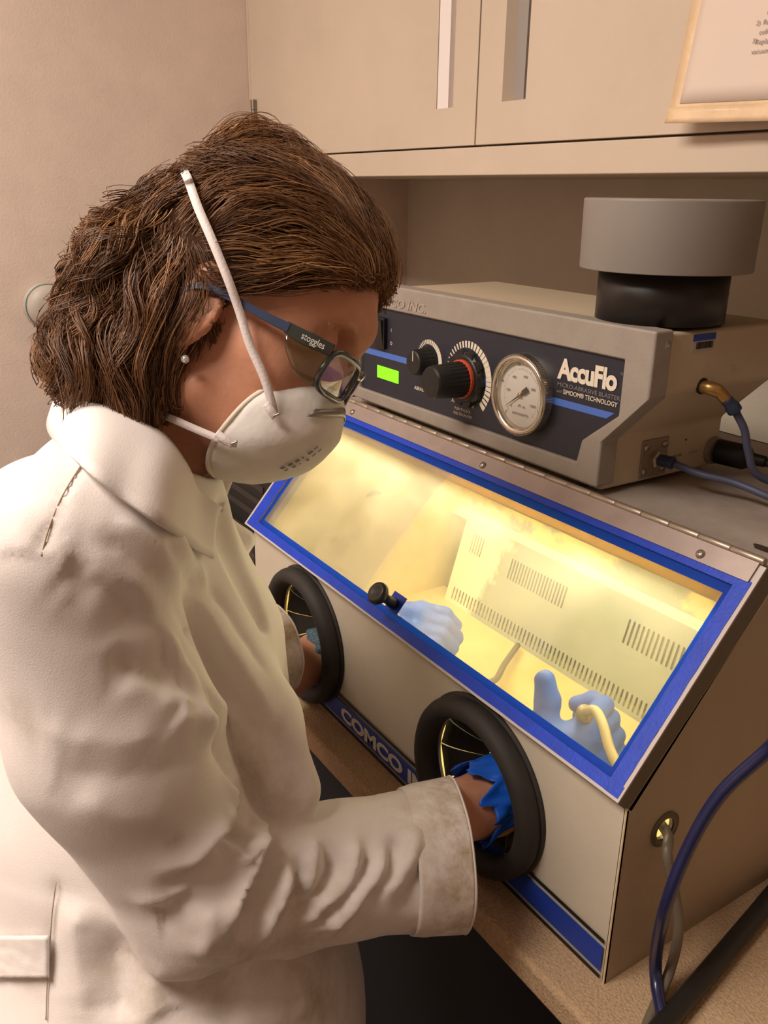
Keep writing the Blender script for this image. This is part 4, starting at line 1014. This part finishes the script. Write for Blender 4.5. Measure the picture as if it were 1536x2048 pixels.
rp = nt.nodes.new('ShaderNodeValToRGB'); nt.links.new(a.outputs['Fac'], rp.inputs['Fac']); nt.links.new(rp.outputs['Color'], b.inputs['Base Color'])
rp.color_ramp.elements[0].color = srgb(72, 47, 30); rp.color_ramp.elements[1].color = srgb(196, 148, 98)
e_ = rp.color_ramp.elements.new(.45); e_.color = srgb(128, 88, 56)
hv, hfc = surface(hair_shell, HO-.19, HO+.21, .0045)
hme = np_mesh('hair_base', hv, hfc); hme.attributes.new('tone', 'FLOAT', 'POINT').data.foreach_set('value', np.full(len(hv), .05, np.float32))
m_hbase = mat('hair_under_layer', srgb(62, 40, 26), .85, spec=.1, bump=.5, bscale=300)
hair = obj('hair', hme, m_hbase, person)
# ---- strand flow: guides in head-frame (px,py)->(dx,dy) as seen from her right side, mirrored to the left
GUIDE = [(400,430,.8,-.9),(400,350,.9,-.5),(470,310,1,-.25),(560,300,1,.15),(640,330,1,.6),(700,420,.75,.9),(760,520,.4,1),(785,590,-.1,1),
 (450,480,1,-.6),(540,430,1,-.15),(640,430,1,.25),(700,490,1,.6),(470,560,1,-.25),(560,530,1,-.02),(660,540,1,.18),(740,570,.8,.6),(480,610,1,-.12),(600,590,1,.05),(700,600,1,.1),
 (370,380,-.8,.55),(330,400,-.9,.5),(280,430,-.8,.7),(230,500,-.7,.8),(180,580,-.6,.9),(130,650,-.5,1),(340,480,-.6,.8),(300,560,-.45,.9),(240,640,-.5,.9),(170,720,-.3,1),
 (400,560,-.25,1),(370,640,-.15,1),(330,700,-.15,1),(270,740,-.3,1),(390,720,.0,1),(340,800,.15,1),(250,820,.2,1),(420,620,-.1,1)]
GP = np.array([headco(hs(x, y, .05))[:2] for x, y, _, _ in GUIDE])
GD = np.array([(dx*math.cos(PITCH)+dy*math.sin(PITCH), dx*math.sin(PITCH)-dy*math.cos(PITCH)) for _, _, dx, dy in GUIDE]); GD /= np.linalg.norm(GD, axis=1)[:, None]
def flow(q):
    d2 = ((q[:, None, :2]-GP[None])**2).sum(2)+1e-5; w = 1/d2**2; v = (w[:, :, None]*GD[None]).sum(1)/w.sum(1)[:, None]
    return v/np.maximum(np.linalg.norm(v, axis=1), 1e-9)[:, None]
def grad(fn, P, e=.002):
    f0 = fn(P); G = np.stack([fn(P+np.eye(3)[i]*e)-f0 for i in range(3)], 1)/e; return f0, G/np.maximum(np.linalg.norm(G, axis=1), 1e-9)[:, None]
NG, NS, NC = 1150, 20, 16
hr = np.random.default_rng(11)
q0 = np.stack([hr.uniform(-.13, .12, NG*6), hr.uniform(-.10, .155, NG*6), np.abs(hr.uniform(-.10, .10, NG*6))*np.where(hr.random(NG*6) < .8, 1, -1)], 1)
P0 = HO+q0@HFR
for _ in range(6):
    f0, G = grad(hair_vol, P0); P0 = P0-G*f0[:, None]
q0 = headco(P0); keep = (hair_clip(q0) < -.006) & (q0[:, 1] > -.10); P0 = P0[keep][:NG]; NG = len(P0)
qa = headco(P0)
wl = np.clip((-.02-qa[:, 0])/.06, 0, 1)                    # wavier towards the back
lvl = hr.uniform(-.006, .0005, NG)+.007*wob(P0, 130, 23)+np.where(hr.random(NG) < .12, hr.uniform(.002, .010, NG), 0)
step = hr.uniform(.0036, .0062, NG)*(1+.25*wl); ph = 7.0*wob(P0, 70, 21)*2+hr.normal(size=NG)*.30; fr = 66+26*wob(P0, 60, 22)+hr.normal(size=NG)*5; amp = (.20+1.05*wl)*hr.uniform(.7, 1.2, NG)*np.where(hr.random(NG) < .35, 1.6, 1.)
path = [P0+0]; cur = P0+0; alive = np.ones(NG, bool)
for k in range(NS):
    q = headco(cur); v2 = flow(q); v = v2[:, :1]*HF+v2[:, 1:2]*HU
    f0, G = grad(hair_vol, cur); v = v-G*(v*G).sum(1)[:, None]; v /= np.maximum(np.linalg.norm(v, axis=1), 1e-9)[:, None]
    hang = np.clip((-.055-q[:, 1])/.03, 0, 1)*np.clip((q[:, 0]+.075)/.03, 0, 1)
    v = v*(1-hang)[:, None]+hang[:, None]*(np.array((0, 0, -1.))+G*.25); v /= np.linalg.norm(v, axis=1)[:, None]
    lat = np.cross(v, G); s_ = k*step
    v = v+lat*(amp*np.sin(fr*s_+ph))[:, None]+G*((amp*.5+.03)*np.cos(fr*.8*s_+ph*2))[:, None]
    v /= np.linalg.norm(v, axis=1)[:, None]
    nxt = cur+v*step[:, None]; nxt = nxt+G*((lvl-f0)*.10*(1-hang))[:, None]
    ok = (hair_clip(headco(nxt)) < .001+.005*hr.random(NG)); alive &= ok
    cur = np.where(alive[:, None], nxt, cur); path.append(cur+0)
path = np.stack(path, 1)                                    # NG, NS+1, 3
# children of each lock
S_ = []; tone = []; rad = []
tt = np.linspace(0, 1, NS+1)
lock_tone = np.clip(.32+.13*hr.normal(size=NG)+.28*wob(P0, 140, 24)+.22*np.clip((qa[:, 0]-.02)/.08, 0, 1), .02, 1)
for c in range(NC):
    off = hr.normal(size=(NG, 3))*.0036; conv = (1-.55*tt)[None, :, None]
    off2 = hr.normal(size=(NG, 3))*.0008
    S_.append(path+off[:, None, :]*conv+off2[:, None, :]*np.sin(tt*7+c)[None, :, None]); tone.append(np.clip(lock_tone+.10*hr.normal(size=NG), 0, 1)); rad.append(hr.uniform(.00022, .00044, NG))
# stray fine hairs
ix = hr.integers(0, NG, 700); fl = path[ix].copy(); f0, G = grad(hair_vol, fl[:, 0]); fl += (G*hr.uniform(.0, .010, (700, 1)))[:, None, :]*(tt**1.2)[None, :, None]+hr.normal(size=(700, 1, 3))*.003*tt[None, :, None]
S_.append(fl); tone.append(hr.uniform(.2, .7, 700)); rad.append(np.full(700, .00017))
S_ = np.concatenate(S_); tone = np.concatenate(tone); rad = np.concatenate(rad)
def strand_mesh(name, S, rad, tone):
    n, m, _ = S.shape; T = np.gradient(S, axis=1); T /= np.maximum(np.linalg.norm(T, axis=2), 1e-7)[..., None]
    ref = np.array([.3, .5, .81]); N = np.cross(T, ref); N /= np.maximum(np.linalg.norm(N, axis=2), 1e-7)[..., None]; B_ = np.cross(T, N)
    r = rad[:, None]*np.clip(1.15-1.0*np.linspace(0, 1, m)**3, .15, 1)[None]
    V = np.stack([S+(N*math.cos(a)+B_*math.sin(a))*r[..., None] for a in (0, 2.094, 4.189)], 2)    # n,m,3,3
    base = (np.arange(n)[:, None, None]*m+np.arange(m-1)[None, :, None])*3; k = np.arange(3)[None, None]; k2 = (k+1) % 3
    F = np.stack([base+k, base+k2, base+3+k2, base+3+k], -1).reshape(-1, 4)
    me = np_mesh(name, V.reshape(-1, 3), F); me.attributes.new('tone', 'FLOAT', 'POINT').data.foreach_set('value', np.repeat(tone, m*3).astype(np.float32)); return me
ho = obj('hair_strands', strand_mesh('hair_strands', S_, rad, tone), m_hair, hair); ho['kind'] = 'stuff'

# ---- respirator
resp = thing('respirator', 'white cup respirator mask worn over the nose and mouth', 'mask', tuple(H(.10, -.05)))
m_resp = mat('respirator_fibre', srgb(232, 228, 220), .9, bump=.35, bscale=90)
m_strap = mat('elastic_strap', srgb(228, 216, 212), .7, bump=.2, bscale=500)
half = np.array([(.106, -.008, .003), (.0995, -.011, .017), (.090, -.016, .034), (.077, -.025, .048), (.064, -.043, .0565), (.055, -.065, .0565), (.047, -.088, .045), (.0445, -.104, .024), (.046, -.1095, .004)])
midl = np.array([(.108, -.008), (.1130, -.014), (.1185, -.024), (.1230, -.038), (.1220, -.053), (.1135, -.072), (.0970, -.089), (.0745, -.1025), (.048, -.1105)])
half = np.array(catmull([tuple(p) for p in half], 5)); midl = np.array(catmull([tuple(p) for p in midl], 5)); NV_ = len(half)
LB = np.concatenate([half, half[::-1]*np.array((1, 1, -1))])
def resp_l(v, th):
    Bp = np.array([np.interp(v, np.linspace(0, 1, NV_), half[:, k]) for k in range(3)]); Mp = np.array([np.interp(v, np.linspace(0, 1, NV_), midl[:, k]) for k in range(2)])
    c = abs(math.cos(th))**.80; return np.array((Bp[0]+(Mp[0]-Bp[0])*c, Bp[1]+(Mp[1]-Bp[1])*c, Bp[2]*math.sin(th)))
RC = np.array((.066, -.056, 0))
def resp_pt(v, th, off=0.0):
    P = resp_l(v, th); d = P-RC; return HO+(P+d/np.linalg.norm(d)*off)@HFR
R_ = np.array([[resp_l(v, th) for th in np.linspace(-math.pi/2, math.pi/2, 41)] for v in np.linspace(0, 1, 40)])
d = R_-RC; d /= np.linalg.norm(d, axis=2)[..., None]
Rw = R_.reshape(-1, 3); wv = (.0016*wob(Rw, 150, 5)+.0006*wob(Rw, 420, 6)).reshape(R_.shape[:2]); R_ = R_+d*wv[..., None]
me, v = gridmesh('cup', [HO+r@HFR for r in R_]); obj('cup', me, m_resp, resp, solid=.0016)
MB().tube([tuple(HO+(p*1.0)@HFR) for p in LB], .0021, 8, close=True).build('rim', mat('respirator_rim', srgb(236, 226, 208), .8), resp, smooth=True)
n = len(LB)
clipA = [resp_pt(.215+.16*a*a, a, .0019) for a in np.linspace(-1.0, 1.0, 27)]; clipB = [resp_pt(.280+.16*a*a, a, .0019) for a in np.linspace(-1.0, 1.0, 27)]
MB().strip([tuple(p) for p in clipA], [tuple(p) for p in clipB]).build('nose_clip', mat('aluminium_clip', srgb(150, 144, 136), .35, metal=.8), resp, solid=.0010, smooth=True)
# printed marks low on the front
mk = MB(); rr_ = random.Random(5)
for row in range(2):
    for k in range(6):
        v0, th0 = .70-.030*k, .62-.02*k-.11*row
        a = resp_pt(v0, th0, .0022); b_ = resp_pt(v0-.026, th0-.01, .0022); c = resp_pt(v0, th0-.085, .0022)
        e1 = (b_-a)*rr_.uniform(.3, .85); e2 = (c-a)*rr_.uniform(.25, .7); mk.add([a, a+e1, a+e1+e2, a+e2], [(0, 1, 2, 3)])
mk.build('printed_marks', mat('grey_print', srgb(128, 128, 134), .8), resp)
HB = lambda P: np.minimum(hair_vol(P)-.002, head_sdf(P))
def onhair(P, off):
    P = np.array(P)[None]
    for _ in range(6):
        f0, G = grad(hair_vol, P); P = P-G*(f0-off)[:, None]
    return P[0]
def ribbon(pts, w, name, m, parent, nrm=None, th=.0009):
    C_ = np.array(catmull([tuple(p) for p in pts], 6)); T = np.gradient(C_, axis=0); T /= np.linalg.norm(T, axis=1)[:, None]
    N = nrm if nrm is not None else np.tile(cc3, (len(C_), 1)); sd = np.cross(T, N); sd /= np.linalg.norm(sd, axis=1)[:, None]
    return MB().strip([tuple(p) for p in C_-sd*w/2], [tuple(p) for p in C_+sd*w/2]).build(name, m, parent, solid=th, smooth=True)
a1 = march(lambda P: head_sdf(P)-.004, 550, 822, .006)
up = [H(0, 0), at(550, 815, (a1-CAMC)@CAMR[2]-.006)]+[march(HB, x, y, .0078) for x, y in ((528, 755), (500, 690), (478, 620), (455, 556), (424, 480), (396, 415), (380, 370), (374, 354))]+[onhair(H(-.072, .10, s_), .005) for s_ in (.012, -.012, -.035)]+[H(-.03, .06, -.094), H(.03, -.01, -.074)]
m0 = hs(548, 835, .050); up[0] = m0; up[1] = hs(545, 812, .0600)
ribbon(up, .0062, 'upper_strap', m_strap, resp)
lo_s = [hs(474, 888, .0575), hs(455, 884, .0600), hs(400, 862, .060), hs(340, 836, .058), hs(300, 820, .050), H(-.062, -.075, .02), H(-.065, -.07, -.03), H(-.01, -.075, -.06), H(.045, -.075, -.058)]
ribbon(lo_s, .0055, 'lower_strap', m_strap, resp)
for a_, b_ in (((531, 808), (551, 834)), ((432, 866), (466, 890))):
    ribbon([hs(*a_, .064), hs((a_[0]+b_[0])/2, (a_[1]+b_[1])/2, .0635), hs(*b_, .061)], .0060, 'strap_tab', m_strap, resp)
    ribbon([hs(b_[0]-5, b_[1]-2, .0635), hs(b_[0]+9, b_[1]-7, .0632)], .0012, 'staple', m_screw, resp)
# ---- safety glasses
gls = thing('safety_glasses', 'clear safety glasses with side shields and dark green grey temples', 'glasses', tuple(H(.1, .02)))
m_gfr = mat('smoky_frame', srgb(58, 62, 58), .12, spec=.6, coat=.5); m_arm = mat('temple_blue_grey', srgb(58, 68, 92), .2)
m_glens = pane_mat('clear_lens', (.97, .98, .94, 1), 0, gloss=.16, rough=.03); m_gsh = pane_mat('side_shield_smoke', (.74, .76, .64, 1), 0, gloss=.08, rough=.06)
GUC = -.003
def gp(s, u, off=0.0):
    """front sheet of the glasses: s across, u up"""
    return H(.1165-3.2*s*s+.14*(u-GUC)+off, u, s)
def lens_loop(sg, grow=0.0, n=40):
    out = []
    for i in range(n):
        a = 2*math.pi*i/n; c, s = math.cos(a), math.sin(a); e = .55
        x = math.copysign(abs(c)**e, c); y = math.copysign(abs(s)**e, s)
        out.append((sg*(.0345+(.0285+grow)*x), GUC+(.0160+grow)*y-.0010*x))
    return out
for sg in (1, -1):
    L_ = lens_loop(sg); P = [tuple(gp(s, u)) for s, u in L_]
    MB().tube(P, .0026, 10, close=True).build('lens_rim', m_gfr, gls, smooth=True)
    c = gp(sg*.0345, GUC, .002); rows = [[tuple(c+(np.array(p)-c)*k) for p in P] for k in (.01, .35, .7, 1)]
    me, v = gridmesh('lens', [np.array(r) for r in rows], True); obj('lens', me, m_glens, gls)
    # side shield: from the outer rim back along the temple
    top = [gp(sg*.0635, GUC+.013), H(.091, .0085, sg*.0700), H(.081, .0075, sg*.0730), H(.072, .0070, sg*.0745)]
    bot = [gp(sg*.060, GUC-.0165), H(.093, -.0195, sg*.0670), H(.085, -.0145, sg*.0705), H(.077, -.006, sg*.0735)]
    A_ = catmull([tuple(p) for p in top], 5); B_ = catmull([tuple(p) for p in bot], 5); rows = [np.array(A_)*(1-t)+np.array(B_)*t+HS*sg*.003*math.sin(math.pi*t) for t in np.linspace(0, 1, 6)]
    me, v = gridmesh('side_shield', rows); obj('side_shield', me, m_gsh, gls, solid=.0010)
    def bar(pts, hs_, ws_, name, m):
        C_ = np.array(catmull([tuple(p) for p in pts], 5)); k = len(C_); hh = np.interp(np.linspace(0, 1, k), np.linspace(0, 1, len(hs_)), hs_); ww = np.interp(np.linspace(0, 1, k), np.linspace(0, 1, len(ws_)), ws_)
        rows = [[c+HU*h_/2+HS*w_/2, c-HU*h_/2+HS*w_/2, c-HU*h_/2-HS*w_/2, c+HU*h_/2-HS*w_/2] for c, h_, w_ in zip(C_, hh, ww)]
        me, v = gridmesh(name, np.array(rows), True); return obj(name, me, m, gls, bevel=.0006)
    bar([gp(sg*.0640, GUC+.0120), H(.092, .0085, sg*.0710), H(.082, .0085, sg*.0738), H(.071, .0095, sg*.0765)], [.009, .0105, .0100, .0085], [.0035, .004, .004, .0035], 'temple_front', m_gfr)
    tb = bar([H(.073, .0095, sg*.0768), H(.050, .0105, sg*.0795), H(.025, .0125, sg*.0815), H(.005, .012, sg*.0815), H(-.012, .000, sg*.080)], [.0070, .0060, .0055, .0055, .006], [.003, .0028, .0028, .003, .003], 'temple_arm', m_arm)
    if sg == 1:
        o_ = H(.0835, .0062, .0768); text('temple_lettering', 'stoggles', mat('temple_white_print', srgb(206, 204, 192), .6), tuple(o_), tuple(HF*1.0-HS*.24-HU*.03), tuple(HU), .0052, gls, width=.0175, bold=.006, lift=.0012)
MB().tube([tuple(gp(s, GUC+.010)) for s in np.linspace(-.008, .008, 7)], .0026, 8).build('bridge', m_gfr, gls, smooth=True)
MB().lathe([(.0030, 0), (.0032, .0012), (.0022, .0026), (.0006, .003)], tuple(hs(371, 719, .0775)), tuple(HS), 12).build('ear_stud', mat('stud_crystal', srgb(220, 214, 208), .12, metal=.6), person, smooth=True)

# ---- gloves and hands in the chamber
m_glove = thin_mat('blue_nitrile', srgb(66, 122, 232), .25, .45)
m_gcuff = thin_mat('blue_nitrile_cuff', srgb(30, 104, 226), .25, .4)
def glove(W, dirv, back, thumb_up, thumb_pts, curl, name):
    hp, side, dv, upv = hand_parts(W, dirv, back, None, thumb_up, curl)
    th = [W+dv*a+side*b+upv*c for a, b, c in thumb_pts]
    fore = W-dv*.11
    def fn(P):
        d = hand_sdf(P, hp, W, dv, side, th, .0012)
        return d
    allp = np.array([p for c, _ in hp for p in c]+th+[W])
    v, f = surface(fn, allp.min(0)-.04, allp.max(0)+.04, .0022)
    nn = normals(v, f); v = v+nn*(.0005*wob(v, 420, 9)+.0007*wob(v, 190, 4))[:, None]
    return obj(name, np_mesh(name, v, f), m_glove, person)
dr_ = np.array((.06, .93, .22)); gr = glove(WH_R+np.array((.006, .010, -.012)), dr_, np.array((.9, -.1, .35)), -1, [(.015, .012, -.004), (.040, .036, -.014), (.056, .058, -.018), (.062, .078, -.020)], .62, 'glove')
dl_ = np.array((.72, .55, .20)); gl = glove(WH_L+np.array((-.045, -.008, -.024)), dl_, np.array((.2, -.35, .9)), -1, [(.015, .014, -.004), (.040, .034, -.012), (.062, .038, -.024), (.082, .034, -.034)], .55, 'glove')
# glove cuffs at the ports
def glove_cuff(A_, B_, ra, rb, m, name, spikes, seed):
    ax = (B_-A_)/np.linalg.norm(B_-A_); e1 = np.cross(ax, np.array((0, 0, 1.))); e1 /= np.linalg.norm(e1); e2 = np.cross(ax, e1); r = np.random.default_rng(seed); n = 60
    ang = np.linspace(0, 2*np.pi, n, endpoint=False); sp_ = np.interp(ang, np.linspace(0, 2*np.pi, 25), np.append(r.uniform(-1, 1, 24), 0))
    rows = []
    for t in np.linspace(0, 1, 14):
        rr = (ra+(rb-ra)*t)+.0022*np.sin(ang*9+t*5+seed)*(1-t)+.0015*np.sin(ang*17-t*8)*(1-t*.5)
        c = A_[None]+ax[None]*(np.linalg.norm(B_-A_)*t)-ax[None]*((sp_*spikes+.008*np.cos(ang-1.2))*(1-t))[:, None]
        rows.append(c+(e1[None]*np.cos(ang)[:, None]+e2[None]*np.sin(ang)[:, None])*rr[:, None])
    me, v = gridmesh(name, rows, True); return obj(name, me, m, person, solid=.0007)
glove_cuff(WR_R*.915+EL_R*.085+uu3*.002, WR_R*.35+WH_R*.65, .0365, .033, m_gcuff, 'glove_cuff', .014, 3)
m_tealp = mat('teal_patterned_cuff', srgb(44, 72, 84), .6, col2=srgb(78, 110, 122), vscale=420, lo=.45, hi=.55)
glove_cuff(WR_L*.95+EL_L*.05, WR_L*.3+WH_L*.7, .0345, .031, m_tealp, 'glove_cuff', .006, 5)
# nozzle with its tan hose in the right hand, dark hose at the left hand
nz = thing('blast_nozzle', 'tan nozzle hose gripped in the gloved right hand inside the chamber', 'nozzle', (-.150, .105, .170))
MB().tube(catmull([(-.186, .128, .085), (-.166, .118, .120), (-.146, .104, .155)], 5), [.004, .0045, .005, .0055, .006, .0065, .007, .0075, .008, .0085, .009], 14).build('handpiece', mat('handpiece_steel', srgb(150, 140, 118), .4, metal=.5), nz, smooth=True)
MB().tube(catmull([(-.146, .104, .156), (-.128, .097, .170), (-.106, .084, .172), (-.078, .068, .162), (-.045, .058, .154), (-.021, GROM[0]+.004, GROM[1]+.004)], 8), .0048, 12).build('hose', mat('tan_hose', srgb(206, 190, 140), .5), nz, smooth=True)
sh = hose('sample_hose', [(-.420, .088, .100), (-.385, .112, .082), (-.362, .145, .064), (-.380, .190, .043), (-.420, .240, .030), (-.46, .30, .024)], .0042, mat('chamber_dark_hose', srgb(120, 112, 90), .6), 'dark thin hose running from the gloved left hand to the chamber floor')
